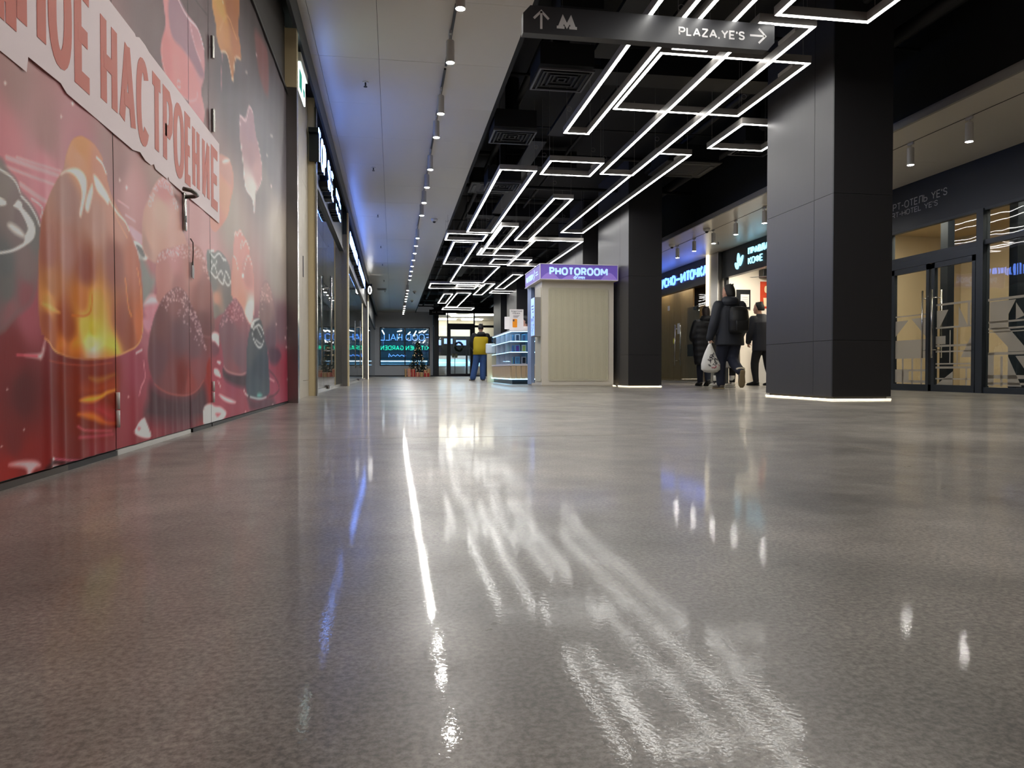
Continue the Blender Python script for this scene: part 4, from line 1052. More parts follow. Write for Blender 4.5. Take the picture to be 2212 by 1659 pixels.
# ------------------------------------------------------------------ LED frames
LZ = 3.32
def led_frame(x0, x1, y0, y1, label, z=LZ, w=.044, h=.075, seed=0):
    rnd = random.Random(seed)
    t = thing('led_light', label, 'light', ((x0 + x1) / 2, (y0 + y1) / 2, z), 'glowing rectangular light frames under the black ceiling')
    a = w / 2
    for b in ((x0 - a, x0 + a, y0 - a, y1 + a), (x1 - a, x1 + a, y0 - a, y1 + a), (x0 + a, x1 - a, y0 - a, y0 + a), (x0 + a, x1 - a, y1 - a, y1 + a)):
        p = box_part('bar', M['led_body'], t, *b, z, z + h)
        e = .006
        ends = (b[0] + e, b[1] - e, b[2] + (e if b[3] - b[2] > w * 1.01 else e), b[3] - e)
        if b[1] - b[0] > b[3] - b[2]: ends = (b[0] - e, b[1] + e, b[2] + e, b[3] - e)
        box_part('light_strip', M['led'], p, *ends, z - .003, z)
    for x, y in ((x0, y0 + .1), (x1, y0 + .1), (x0, y1 - .1), (x1, y1 - .1)):
        mb = MB(); mb.cyl((x, y, z + h), (x, y, 4.42), .0022, seg=5)
        if rnd.random() < .5:
            cz = z + h + rnd.uniform(.12, .4)
            mb.tube([(x + .03 + .03 * math.cos(2 * PI * k / 12), y, cz + .03 * math.sin(2 * PI * k / 12)) for k in range(13)], .0025, 5, False)
        mb.build('cable', M['led_body'], t)
    box_part('driver_box', M['spot_body'], t, x1 - .03, x1 + .03, y0 + .25, y0 + .55, z + h, z + h + .035)
    return t
LED = [
 (2.165, 2.465, 2.4, 9.21, 'long narrow light frame crossing above the M of the hanging sign'),
 (2.61, 2.92, 2.2, 6.655, 'narrow light frame ending just below the hanging sign'),
 (3.16, 3.655, 6.05, 11.03, 'long light frame running from the right end of the hanging sign'),
 (2.53, 4.04, 6.77, 8.28, 'large square light frame crossed by the long frame below the sign'),
 (3.23, 4.065, 2.6, 5.89, 'big light frame cut by the top edge above the nearest column'),
 (4.235, 5.0, 8.54, 9.53, 'light frame half hidden behind the nearest column'),
 (2.255, 3.02, 10.46, 11.19, 'small rectangular light frame near the end of the long frame'),
 (3.635, 4.11, 9.87, 15.8, 'very long light frame reaching towards the middle column'),
 (1.61, 2.14, 11.03, 16.08, 'long light frame next to the white ceiling edge'),
 (2.80, 3.12, 12.71, 16.93, 'narrow light frame left of the frame above the photo booth'),
 (1.21, 2.07, 16.3, 17.12, 'short wide light frame touching the white ceiling edge'),
 (2.265, 2.585, 15.3, 19.17, 'narrow slanting light frame crossing a wide low frame'),
 (2.175, 3.185, 18.11, 19.17, 'wide low light frame crossed by a narrow one'),
 (3.255, 4.375, 16.83, 20.97, 'large light frame directly above the photo booth'),
 (2.71, 3.725, 19.79, 20.78, 'wide thin light frame left of the photo booth top'),
 (1.43, 1.97, 17.35, 20.97, 'upright looking light frame under the short wide one by the ceiling edge'),
 (1.94, 3.05, 21.2, 25.15, 'big trapezoid looking light frame in the far middle'),
 (1.31, 2.965, 25.65, 27.1, 'far long light frame farthest to the left'),
 (2.24, 3.18, 25.8, 26.27, 'thin far light frame inside the long left one'),
 (3.165, 3.49, 25.4, 29.15, 'far narrow light frame overlapping the thin one'),
 (3.72, 4.03, 22.9, 26.92, 'far narrow light frame just left of the photo booth roof'),
 (3.71, 4.57, 27.65, 28.44, 'small far light frame beside the dark column'),
 (2.0, 2.325, 29.05, 32.99, 'small far light frame above the metro sign'),
 (2.47, 3.0, 28.6, 34.88, 'far light frame beside the one above the metro sign'),
 (2.4, 3.855, 35.28, 36.4, 'farthest wide light frame before the glass entrance'),
]
for i, (x0, x1, y0, y1, lab) in enumerate(LED):
    z = {3: 3.41, 7: 3.41, 11: 3.225, 13: 3.225, 18: 3.415}.get(i, LZ)
    k = (z - .3) / (LZ - .3)          # frames hung lower or higher where they cross
    led_frame(x0 * k, x1 * k, y0 * k, y1 * k, lab, z, seed=i)
led_frame(2.2, 3.6, -3.5, .6, 'added light frame overhead behind the viewer, wider one', seed=40)  # unseen frame added to light the near floor
led_frame(3.9, 4.5, -5.0, 1.6, 'added light frame overhead behind the viewer, narrower one', seed=41)  # second unseen frame, added for more light near the viewer

# ------------------------------------------------------------------ square diffusers, cassette units
def diffuser(x, y, z, s, label, m='led_body'):
    t = thing('air_diffuser', label, 'diffuser', (x, y, z), 'square air diffusers in the black ceiling')
    a = s / 2
    for i in range(6):
        b = a * (1 - i * .165); c = b - .022; zz = z - .012 * (i % 2) + .012 * i * .4
        f = MB()
        for q in ((x - b, x + b, y - b, y - c), (x - b, x + b, y + c, y + b), (x - b, x - c, y - c, y + c), (x + c, x + b, y - c, y + c)): f.box(*q, zz, zz + .02)
        f.build('ring', M['blackpipe'] if i else M['vent'], t)
    box_part('box', M['black'], t, x - a * .98, x + a * .98, y - a * .98, y + a * .98, z + .06, z + .3)
    MB().cyl((x, y, z + .3), (x, y, 4.42), .1, seg=14).build('neck', M['blackpipe'], t)
    return t
M['vent'] = mat('grey_vent_metal', srgb(88, 88, 92), .4, noise=(5, .1))
diffuser(1.905, 8.29, 3.6, .62, 'square grey air diffuser just under the hanging sign')
diffuser(1.68, 10.4, 3.6, .6, 'square air diffuser by the white ceiling edge, further along')
diffuser(1.95, 13.2, 3.6, .6, 'square air diffuser seen through the long frame by the ceiling edge')
diffuser(5.6, 10.9, 3.75, .6, 'square air diffuser beside the nearest column')
diffuser(1.62, 22.6, 3.7, .55, 'square air diffuser far along the black ceiling')
diffuser(1.75, 6.95, 3.62, .42, 'square air diffuser hidden partly by the sign, near the white ceiling')
def cassette(x, y, z, s, label):
    t = thing('cassette_unit', label, 'air conditioner', (x, y, z), 'ceiling cassette units')
    a = s / 2
    MB().bbox(x - a, x + a, y - a, y + a, z, z + .04, .015).build('panel', M['blackpipe'], t)
    MB().box(x - a * .9, x + a * .9, y - a * .9, y + a * .9, z + .04, z + .3).build('body', M['black'], t)
    for k in range(9): box_part('slat', M['vent'], t, x - a * .5, x + a * .5, y - a * .5 + k * s * .055, y - a * .5 + k * s * .055 + .012, z - .006, z)
    for sx, sy in ((-1, 0), (1, 0), (0, -1), (0, 1)):
        box_part('flap', M['column_d'], t, x + sx * a * .8 - (.03 if sx else a * .6), x + sx * a * .8 + (.03 if sx else a * .6), y + sy * a * .8 - (.03 if sy else a * .6), y + sy * a * .8 + (.03 if sy else a * .6), z - .008, z)
    MB().cyl((x, y, z + .3), (x, y, 4.42), .02, seg=8).build('hanger', M['blackpipe'], t)
    return t
cassette(4.87, 11.95, 3.7, .95, 'black cassette air conditioner left of the nearest column')
cassette(1.9, 14.35, 3.85, .85, 'black cassette air conditioner above the long frame by the ceiling edge')
cassette(1.95, 23.5, 3.85, .9, 'far black cassette air conditioner over the trapezoid looking frame')
cassette(2.35, 5.1, 3.8, .95, 'black cassette air conditioner above the hanging sign')

# ------------------------------------------------------------------ hanging direction sign
M['signboard'] = mat('dark_grey_signboard', srgb(50, 50, 53), .38, noise=(4, .04))
hs = thing('hanging_sign', 'dark grey hanging direction sign reading PLAZA, YE\'S with arrows and M', 'sign', (2.16, 6.04, 3.06))
MB().prism([(1.06, 3.065), (1.06, 3.225), (1.12, 3.29), (3.262, 3.29), (3.262, 3.135), (3.20, 3.065)], (0, 6.0, 0), (1, 0, 0), (0, 0, 1), (0, 1, 0), .09).build('board', M['signboard'], hs)
u, v, n = (1, 0, 0), (0, 0, 1), (0, -1, 0)
ar = MB()
put_quads(ar, ribbon([(0, -.075), (0, .07)], .019) + ribbon([(-.062, .008), (0, .07), (.062, .008)], .019), (1.21, 6.0, 3.178), u, v, n, .002)
ar.build('arrow', M['white_print'], hs)
MB().prism([(0, 0), (0, .022), (.012, .022), (.05, .118), (.085, .05), (.12, .118), (.158, .022), (.17, .022), (.17, 0), (.105, 0), (.105, .022), (.115, .022), (.110, .04), (.085, 0), (.06, .04), (.055, .022), (.065, .022), (.065, 0)],
          (1.34, 6.0, 3.118), u, v, n, .002).build('metro_mark', M['white_print'], hs)
lettering('lettering', "PLAZA, YE'S", .074, .0135, (2.392, 6.0, 3.136), u, v, n, .002, M['white_print'], hs, width=.597, gap=.10, space=.02)
ar = MB()
put_quads(ar, ribbon([(-.072, 0), (.066, 0)], .017) + ribbon([(.008, .062), (.07, 0), (.008, -.062)], .017), (3.108, 6.0, 3.183), u, v, n, .002)
ar.build('arrow', M['white_print'], hs)
for x in (1.4, 2.16, 2.95): MB().cyl((x, 6.045, 3.29), (x, 6.045, 4.42), .004, seg=6).build('hanger', M['blackpipe'], hs)

# ------------------------------------------------------------------ right hand shops
RX = 8.02
def room(name, label, x1, y0, y1, z1, wall, lamp, lamp_spots):
    t = thing(name, label, 'room', ((RX + x1) / 2, (y0 + y1) / 2, 0), kind='structure')
    box_part('back_wall', M[wall], t, x1, x1 + .08, y0, y1, 0, z1)
    box_part('side_wall', M[wall], t, RX + .1, x1, y0 - .04, y0, 0, z1)
    box_part('side_wall', M[wall], t, RX + .1, x1, y1, y1 + .04, 0, z1)
    box_part('ceiling_slab', M[wall], t, RX + .1, x1, y0, y1, z1, z1 + .08)
    for x, y, sx, sy in lamp_spots:
        box_part('fill_lamp', M[lamp], t, x - sx / 2, x + sx / 2, y - sy / 2, y + sy / 2, z1 - .03, z1 - .005)  # unseen lamp added to brighten the room
    return t
room('hotel_lobby', 'beige walled hotel lobby behind the glazed doors', 11.2, 4.0, 13.2, 2.95, 'beige_room', 'room_fill', [(8.45, 6.2, .55, 1.2), (8.45, 8.5, .55, 1.2), (8.45, 10.3, .55, 1.2), (8.45, 12.2, .55, 1.2)])
room('coffee_room', 'white walled coffee shop interior', 11.6, 13.3, 17.95, 2.95, 'white_room', 'room_fill', [(8.5, 14.6, .6, 1.2), (8.5, 16.6, .6, 1.2)])
room('burger_room', 'wood lined entrance behind the blue lit sign', 9.6, 18.05, 30.0, 2.95, 'wood', 'room_fill', [(8.24, 18.9, .16, .9), (8.24, 20.4, .16, .9), (8.24, 22.0, .16, .9)])
MB().box(RX, RX + .12, 30, 46, 0, 3.3).build('wall_right', M['darkwall'], label='dark far end of the right hand wall', cat='wall', kind='structure')

# hotel front
ht = thing('hotel_shopfront', 'graphite framed hotel shop front with frosted glass patterns', 'shop front', (RX, 8.7, 0))
box_part('fascia_panel', M['navy'], ht, RX - .02, RX + .1, 4.0, 13.25, 2.53, 3.238)
def fr(name, y0, y1, z0, z1, x0=RX - .03, x1=RX + .05, p=None, m='frame'): return box_part(name, M[m], p or ht, x0, x1, y0, y1, z0, z1)
fr('mullion', 9.0, 9.12, 0, 2.53, RX - .05, RX + .06)
fr('mullion', 10.93, 11.03, 0, 2.53)
fr('mullion', 6.2, 6.3, 0, 2.53)
fr('transom', 9.12, 10.93, 2.035, 2.10); fr('transom', 6.3, 9.0, 2.035, 2.10); fr('transom', 11.03, 13.2, 2.035, 2.10)
fr('head_rail', 4.0, 13.2, 2.5, 2.54)
fr('sill', 6.3, 9.0, 0, .08); fr('sill', 11.03, 13.2, 0, .08); fr('sill', 4.0, 6.2, 0, .08)
def pane(y0, y1, z0, z1, p=None): return MB().box(RX + .005, RX + .015, y0, y1, z0, z1).build('pane', M['glass_dark'], p or ht)
pane(9.12, 10.93, 2.10, 2.5); pane(6.3, 9.0, 2.10, 2.5); pane(11.03, 13.2, 2.10, 2.5); pane(11.03, 13.2, .08, 2.035)
big = pane(6.3, 9.0, .08, 2.035); pane(4.0, 6.2, .08, 2.5)
M['frost'] = mat('frosted_film', srgb(186, 178, 164), .65, alpha=.72, noise=(6, .04))
def film(parent, shapes, x=RX + .003):
    mb = MB()
    for s_ in shapes: mb.prism(s_, (x, 0, 0), (0, 1, 0), (0, 0, 1), (-1, 0, 0), .0006)
    return mb.build('frosted_film', M['frost'], parent)
def rect(y0, y1, z0, z1): return [(y0, z0), (y1, z0), (y1, z1), (y0, z1)]
for y0, y1, sty, hy in ((10.06, 10.90, 10.06, 10.13), (9.16, 10.0, 10.0, 9.93)):
    leaf = fr('door_leaf', y0, y0 + .06, .0, 1.92, RX - .025, RX + .03)
    fr('stile', y1 - .06, y1, 0, 1.92, RX - .025, RX + .03, leaf); fr('top_rail', y0, y1, 1.84, 1.92, RX - .025, RX + .03, leaf); fr('bottom_rail', y0, y1, 0, .10, RX - .026, RX + .031, leaf)
    pane(y0 + .06, y1 - .06, .10, 1.84, leaf)
    h = MB()
    for x in (RX - .075, RX + .085): h.tube([(x, hy, .50), (x, hy, 1.52)], .013, 10)
    for z in (.62, 1.4): h.tube([(RX - .075, hy, z), (RX + .085, hy, z)], .008, 8)
    h.build('pull_handle', M['chrome'], leaf, smooth=True)
    a = y0 + .06; b = y1 - .06; w = b - a
    if y0 < 10:
        film(leaf, [rect(a, b, 1.27, 1.30), rect(a + .05, a + .10, .95, 1.27), [(a + .10, .95), (b - .45, 1.24), (b - .45, .95)], rect(a, b, .93, .955), [(a, .85), (b - .5, .50), (a, .50)], rect(a, b, .66, .69), rect(a, b, .58, .60), [(b - .25, 1.2), (b - .02, 1.2), (b - .02, .95), (b - .08, .95)],
                    rect(b - .2, b, .70, .82), rect(a, b, .34, .37), rect(a, b, .40, .42), [(b - .35, .30), (b - .02, .1), (b - .35, .1)], rect(a + .1, a + .13, .1, .34), rect(a, b, .18, .2), rect(a + .28, a + .3, .36, .93), rect(b - .3, b - .28, .42, .9)])
    else:
        film(leaf, [rect(a, b, 1.16, 1.18), [(a, 1.12), (a + .35, 1.12), (a, .8)], rect(a, b, .76, .79), [(b - .3, 1.1), (b, .85), (b, 1.1)], rect(a, b, .5, .76), rect(a + .1, a + .14, .1, .5), rect(a + .3, a + .34, .1, .5), rect(b - .2, b - .16, .1, .5), rect(a, b, .3, .33), rect(a, b, .12, .16), rect(a + .4, b, .16, .3)])
fr('door_frame', 9.12, 10.93, 1.925, 2.034)
film(big, [rect(8.0, 8.96, 1.25, 1.285), [(8.93, 1.24), (8.93, .90), (8.62, .62), (8.62, 1.24)], [(8.62, 1.24), (8.50, 1.24), (8.62, 1.05)], [(8.62, .88), (8.62, .56), (8.30, .56)], [(8.5, 1.2), (8.5, .98), (8.36, 1.02)], rect(8.3, 8.95, .95, .975), rect(8.2, 8.95, .86, .885), rect(8.2, 8.95, .82, .835), rect(8.3, 8.95, .52, .555),
           rect(8.85, 8.95, .1, .55), [(8.62, .5), (8.62, .1), (8.4, .1)], rect(8.2, 8.95, .2, .25), rect(8.2, 8.95, .12, .15), rect(8.7, 8.74, .1, .5), [(8.5, .5), (8.25, .5), (8.25, .2)], rect(7.9, 8.25, .5, .9), rect(7.7, 8.0, .1, .6), [(7.9, 1.24), (8.2, 1.24), (7.9, .9)], rect(7.2, 7.7, .6, 1.0), rect(6.5, 7.2, .2, .5)])
box_part('inner_post', M['frame_blk'], ht, 8.78, 8.9, 10.63, 10.79, 0, 2.9)
box_part('inner_post', M['frame_blk'], ht, 8.25, 8.4, 8.72, 8.86, 0, 2.9)
box_part('inner_screen', M['darkwall'], ht, 9.4, 9.46, 5.0, 10.0, 0, 2.9)
hu, hv, hn = (0, -1, 0), (0, 0, 1), (-1, 0, 0)
lettering('lettering', "СМАРТ-ОТЕЛЬ YE'S", .112, .0125, (RX - .02, 11.25, 2.88), hu, hv, hn, .003, M['grey_print'], ht, width=1.545, gap=.16)
lettering('lettering', "SMART-HOTEL YE'S", .082, .0095, (RX - .02, 11.22, 2.768), hu, hv, hn, .003, M['grey_print'], ht, width=1.325, gap=.16)
# things inside the lobby: armchair like counter and red figure poster glimpsed through the film
rc = thing('reception_desk', 'dark reception desk behind the right glass panel', 'desk', (8.75, 7.4, 0))
MB().bbox(8.5, 9.0, 6.6, 8.3, 0, 1.02, .02).build('body', M['darkwall'], rc); MB().bbox(8.42, 9.08, 6.5, 8.4, 1.02, 1.07, .01).build('top', M['frame_blk'], rc)

# glowing steel pillar between the two shops
gp = thing('glow_pillar', 'slim steel pillar with a warm glowing vertical tube beside the coffee sign', 'pillar', (7.95, 17.4, 0), kind='structure')
box_part('steel_face', M['steel'], gp, 7.90, 8.14, 17.2, 17.74, 0, 3.236)
MB().cyl((7.92, 17.78, .02), (7.92, 17.78, 3.23), .075, seg=18).build('glow_tube', M['pil_glow'], gp, smooth=True)
box_part('steel_edge', M['chrome'], gp, 7.888, 7.9, 17.18, 17.22, 0, 3.236)

# coffee shop front
cf = thing('coffee_shopfront', 'dark coffee shop fascia reading ПРАВДА КОФЕ with a leaf logo', 'shop front', (RX, 15.3, 2.57))
box_part('fascia_panel', M['navy'], cf, RX - .02, RX + .12, 13.3, 17.17, 2.58, 3.238)
lettering('x', 'ПРАВДА', .155, .036, (RX - .02, 15.82, 2.945), hu, hv, hn, .02, M['sign_coffee'], cf, width=.93, gap=.10, each=True)
lettering('x', 'КОФЕ', .155, .022, (RX - .02, 15.82, 2.725), hu, hv, hn, .02, M['sign_coffee'], cf, width=.66, gap=.14, each=True)
def leaf_shape(cx, cz, l, w, ang):
    o = []
    for i in range(12):
        t = i / 12 * 2 * PI
        a_, b_ = l / 2 * math.cos(t), w / 2 * math.sin(t) * (1 - .25 * math.cos(t))
        o.append((cx + a_ * math.cos(ang) - b_ * math.sin(ang), cz + a_ * math.sin(ang) + b_ * math.cos(ang)))
    return o
for cx, cz, l, w, a_ in ((.20, .24, .25, .13, R(95)), (.34, .17, .29, .12, R(52)), (.11, .08, .22, .13, R(140))):
    MB().prism(leaf_shape(cx, cz, l, w, a_), (RX - .02, 16.5, 2.70), hu, hv, hn, .02).build('logo_leaf', M['sign_coffee'], cf)
jamb = box_part('door_post', M['frame_blk'], cf, RX - .01, RX + .06, 16.98, 17.1, 0, 2.58)
fn = thing('ceiling_fan', 'dark three bladed ceiling fan inside the coffee shop', 'fan', (9.0, 16.6, 2.6))
MB().cyl((9.0, 16.6, 2.62), (9.0, 16.6, 2.94), .012, seg=8).build('rod', M['frame_blk'], fn); MB().cyl((9.0, 16.6, 2.56), (9.0, 16.6, 2.63), .05, seg=14).build('motor', M['frame_blk'], fn)
for k in range(3):
    an = R(15 + 120 * k); MB().prism([(.04, -.04), (.5, -.06), (.52, .05), (.04, .03)], (9.0, 16.6, 2.585), (math.cos(an), math.sin(an), 0), (-math.sin(an), math.cos(an), 0), (0, 0, 1), .008).build('blade', M['frame_blk'], fn)
nb = thing('notice_board', 'black framed notice board on the white coffee shop wall', 'board', (8.93, 17.94, 1.95))
box_part('frame', M['frame_blk'], nb, 8.74, 9.12, 17.92, 17.945, 1.90, 2.40); box_part('sheet', M['plastic_w'], nb, 8.85, 9.08, 17.912, 17.92, 1.96, 2.28)
for k in range(5): box_part('print_line', M['grey_print'], nb, 8.88, 9.04, 17.909, 17.912, 2.0 + k * .05, 2.012 + k * .05)
M['red_poster'] = mat('red_orange_print', srgb(196, 66, 36), .5, noise=(3, .15)); M['cream_print'] = mat('cream_print', srgb(232, 214, 176), .5, noise=(4, .05))
rp = thing('wall_poster', 'red orange drink poster on the white coffee shop wall', 'poster', (9.7, 17.94, 1.95))
box_part('sheet', M['red_poster'], rp, 9.40, 10.1, 17.93, 17.945, 1.93, 2.62)
MB().prism([(9.5, 1.98), (9.62, 1.98), (9.66, 2.2), (9.48, 2.2)], (0, 17.93, 0), (1, 0, 0), (0, 0, 1), (0, -1, 0), .003).build('cup_print', M['cream_print'], rp)
MB().prism(arc(9.56, 2.42, .05, .09, 0, 345, 20), (0, 17.93, 0), (1, 0, 0), (0, 0, 1), (0, -1, 0), .003).build('letter_print', M['cream_print'], rp)
ac = thing('wall_unit', 'dark box unit near the coffee shop ceiling', 'air conditioner', (9.7, 17.85, 2.66)); MB().bbox(9.35, 10.2, 17.7, 17.94, 2.70, 2.92, .02).build('casing', M['frame_blk'], ac)
ct = thing('coffee_counter', 'white fronted coffee counter behind the queue', 'counter', (9.5, 17.2, 0))
MB().bbox(9.02, 10.4, 16.9, 17.5, 0, 1.05, .01).build('body', M['plastic_w'], ct); MB().bbox(8.98, 10.44, 16.86, 17.54, 1.05, 1.09, .01).build('top', M['wood'], ct)

# burger shop front
bf = thing('burger_shopfront', 'dark fascia with glowing blue letters reading ВКУСНО—И ТОЧКА', 'shop front', (RX, 20.2, 2.55))
box_part('fascia_panel', M['navy'], bf, RX - .02, RX + .12, 17.95, 30.0, 2.57, 3.238)
for wd, ya, yb in (('ВК', 21.98, 21.45), ('УСНО', 21.35, 20.20), ('—', 20.15, 19.86), ('И', 19.80, 19.46), ('ТОЧКА', 19.40, 18.03)):
    lettering('x', wd, .285, .058, (RX - .02, ya, 2.77), hu, hv, hn, .03, M['sign_blue'], bf, width=ya - yb, gap=.10, each=True)
gd = thing('glass_doors', 'frameless glass shop doors with long steel handles under the blue sign', 'door', (RX, 20.0, 0))
for a, b in ((18.0, 19.55), (19.57, 20.4), (20.41, 21.3), (21.32, 23.2), (23.22, 26)):
    box_part('pane', M['glass'], gd, RX + .004, RX + .016, a, b, .03, 2.56)
h = MB()
for x in (RX - .07, RX + .09): h.tube([(x, 20.12, .46), (x, 20.12, 1.62)], .016, 10)
for z in (.6, 1.5): h.tube([(RX - .07, 20.12, z), (RX + .09, 20.12, z)], .009, 8)
h.build('pull_handle', M['chrome'], gd, smooth=True)
box_part('floor_rail', M['chrome'], gd, RX - .01, RX + .03, 18.0, 26, .0, .03)
M['yellow'] = mat('yellow_sticker', srgb(206, 200, 40), .5, noise=(5, .05))
MB().cyl((RX + .003, 20.36, 1.17), (RX - .001, 20.36, 1.17), .085, seg=24).build('warning_dot', M['yellow'], gd)
box_part('notice', M['plastic_w'], gd, RX + .0, RX + .003, 19.95, 20.12, 1.36, 1.66); box_part('notice', M['plastic_w'], gd, RX + .0, RX + .003, 20.72, 20.88, 2.08, 2.22)
bc = thing('wood_cabinet', 'oak litter cabinet with a dark opening inside the burger entrance', 'cabinet', (8.6, 19.5, 0))
MB().bbox(8.25, 8.75, 19.1, 19.95, 0, .72, .006).build('body', M['wood'], bc); box_part('opening', M['sign_return'], bc, 8.25, 8.75, 19.1, 19.95, .725, 1.05); MB().bbox(8.25, 8.75, 19.1, 19.95, 1.055, 2.1, .006).build('upper_body', M['wood'], bc)
box_part('camera_box', M['frame_blk'], bc, 8.20, 8.249, 19.2, 19.42, 2.0, 2.08)
pl_ = thing('wood_partition', 'oak panelled partition wall behind the glass doors', 'partition', (8.5, 21, 0), kind='structure')
for k in range(9): box_part('panel', M['wood'], pl_, 8.42, 8.46, 19.96 + k * .9, 20.85 + k * .9, 0, 2.94)

# ------------------------------------------------------------------ photo booth
M['booth'] = mat('booth_beige_board', srgb(222, 214, 198), .5, noise=(9, .03))
M['booth_rib'] = mat('booth_ribbed_panel', srgb(208, 201, 176), .5, noise=(9, .03))
M['booth_blue'] = mat('booth_blue_post', srgb(140, 160, 196), .45, noise=(6, .04))
M['violet'] = mat('violet_lightbox', srgb(104, 84, 168), .4, emit=srgb(94, 72, 160), es=.2, noise=(1.2, .12))
M['violet_l'] = mat('violet_light_wave', srgb(140, 116, 190), .4, emit=srgb(128, 104, 186), es=.22, noise=(1.2, .08))
M['ice'] = mat('ice_blue_lettering', srgb(170, 200, 250), .4, emit=srgb(160, 196, 255), es=.42)
M['screen'] = mat('blue_screen', srgb(140, 170, 255), .3, emit=srgb(140, 172, 255), es=.6)
M['screen_p'] = mat('screen_dark_print', srgb(90, 90, 150), .4, noise=(20, .4))
M['lav'] = mat('white_edge_frame', srgb(225, 220, 225), .4, noise=(5, .02))
bo = thing('photo_booth', 'beige photo booth with a violet lightbox roof reading PHOTOROOM', 'photo booth', (3.68, 15.3, 0))
x0, x1, y0, y1 = 2.94, 4.42, 14.5, 16.06
box_part('base', M['booth'], bo, x0 + .01, x1 - .01, y0 + .01, y1, .0, .05)
box_part('front_wall', M['booth'], bo, x0, x1, y0, y0 + .05, .02, 2.13)
box_part('right_wall', M['booth'], bo, x1 - .05, x1, y0 + .051, y1, .02, 2.13)
box_part('back_wall', M['booth'], bo, x0 + .4, x1 - .051, y1 - .05, y1, .02, 2.13)
box_part('side_wall', M['booth'], bo, x0, x0 + .05, y0 + .051, y0 + .72, .02, 2.13)
box_part('corner_post', M['booth_blue'], bo, x0 - .004, x0 + .07, y1 - .42, y1, .02, 2.13)
box_part('curtain', M['darkwall'], bo, x0 + .12, x0 + .14, y0 + .73, y1 - .42, .5, 2.1)
box_part('seat_box', M['booth'], bo, x0 + .2, x1 - .1, y0 + .2, y0 + .7, .05, .48)
# ribbed rounded panel
def round_rect(a0, a1, b0, b1, r, n=5):
    o = []
    for cx, cy, s_ in ((a1 - r, b0 + r, -90), (a1 - r, b1 - r, 0), (a0 + r, b1 - r, 90), (a0 + r, b0 + r, 180)):
        for i in range(n + 1):
            t = R(s_ + 90 * i / n); o.append((cx + r * math.cos(t), cy + r * math.sin(t)))
    return o
pn = MB().prism(round_rect(3.07, 4.31, .105, 1.97, .05), (0, y0, 0), (1, 0, 0), (0, 0, 1), (0, -1, 0), .012).build('ribbed_panel', M['booth_rib'], bo)
rb = None
for k in range(60):
    xx = 3.085 + k * .0205
    if rb is None:
        rb = MB().prism([(0, 0), (.012, 0), (.009, .005), (.003, .005)], (xx, y0 - .012, .14), (1, 0, 0), (0, -1, 0), (0, 0, 1), 1.79).build('rib', M['booth_rib'], pn); o = rb
    else:
        o = rb.copy(); COL.objects.link(o); o.location.x = rb.location.x + k * .0205
MB().prism(round_rect(y0 + .04, y0 + .62, .1, 1.98, .05), (x0, 0, 0), (0, 1, 0), (0, 0, 1), (-1, 0, 0), .012).build('side_panel', M['booth_rib'], bo)
# roof lightbox
fx0, fx1, fy0, fy1, fz0, fz1 = 2.86, 4.455, 14.3, 15.98, 2.105, 2.42
lb = box_part('lightbox', M['violet'], bo, fx0 + .012, fx1 - .012, fy0 + .012, fy1, fz0 + .012, fz1 - .012)
fm = MB()
for z in (fz0, fz1 - .014):
    fm.box(fx0, fx1, fy0, fy0 + .014, z, z + .014); fm.box(fx0, fx0 + .014, fy0 + .014, fy1, z, z + .014); fm.box(fx1 - .014, fx1, fy0 + .014, fy1, z, z + .014)
for x in (fx0, fx1 - .014): fm.box(x, x + .014, fy0 + .0, fy0 + .014, fz0 + .014, fz1 - .014)
fm.build('lightbox_frame', M['lav'], lb)
box_part('added_glow_lid', M['column_d'], bo, fx0 + .014, fx1 - .014, fy0 + .014, fy1, fz1 - .011, fz1 - .004)  # added unseen lid, keeps the violet glow off the black ceiling
box_part('roof', M['booth'], bo, fx0 + .02, fx1 - .02, fy0 + .02, fy1, fz0 - .004, fz0 + .01)
for a0, a1, hh in ((2.88, 3.25, .13), (4.1, 4.44, .14), (3.3, 3.7, .08)):
    pts = [(a0, fz0 + .014)] + [(a0 + (a1 - a0) * i / 12, fz0 + .016 + hh * math.sin(PI * i / 12)) for i in range(13)] + [(a1, fz0 + .014)]
    wv = MB().prism(pts, (0, fy0 + .012, 0), (1, 0, 0), (0, 0, 1), (0, -1, 0), .001)
    wv.build('wave_print', M['violet_l'], lb)
fu, fv, fn_ = (1, 0, 0), (0, 0, 1), (0, -1, 0)
lettering('lettering', 'PHOTOROOM', .158, .036, (3.05, fy0 + .010, 2.195), fu, fv, fn_, .004, M['ice'], lb, width=1.19, gap=.05)
lettering('lettering', 'snapy', .062, .012, (3.63, fy0 + .010, 2.135), fu, fv, fn_, .004, M['ice'], lb, width=.145, gap=.1)
lg = MB(); put_quads(lg, ribbon([(.0, .02), (.03, -.005), (.06, .02), (.04, .05), (.02, .03), (.05, .0), (.085, .045), (.06, .09), (.05, .06)], .013), (3.535, fy0 + .010, 2.135), fu, fv, fn_, .0045); lg.build('script_mark', M['ice'], lb)
su, sv_, sn = (0, -1, 0), (0, 0, 1), (-1, 0, 0)
lettering('lettering', 'PHOTOROOM', .13, .026, (fx0 + .012, 15.86, 2.19), su, sv_, sn, .003, M['ice'], lb, width=.78, gap=.05)
lg = MB(); put_quads(lg, ribbon([(0, 0), (.07, .05), (.02, .1), (.09, .15), (.05, .2)], .03), (fx0 + .012, 15.0, 2.17), su, sv_, sn, .003)
put_quads(lg, ribbon([(.2, .12), (.42, .12)], .02) + ribbon([(.2, .07), (.46, .07)], .02), (fx0 + .012, 15.0, 2.17), su, sv_, sn, .003); lg.build('script_mark', M['ice'], lb)
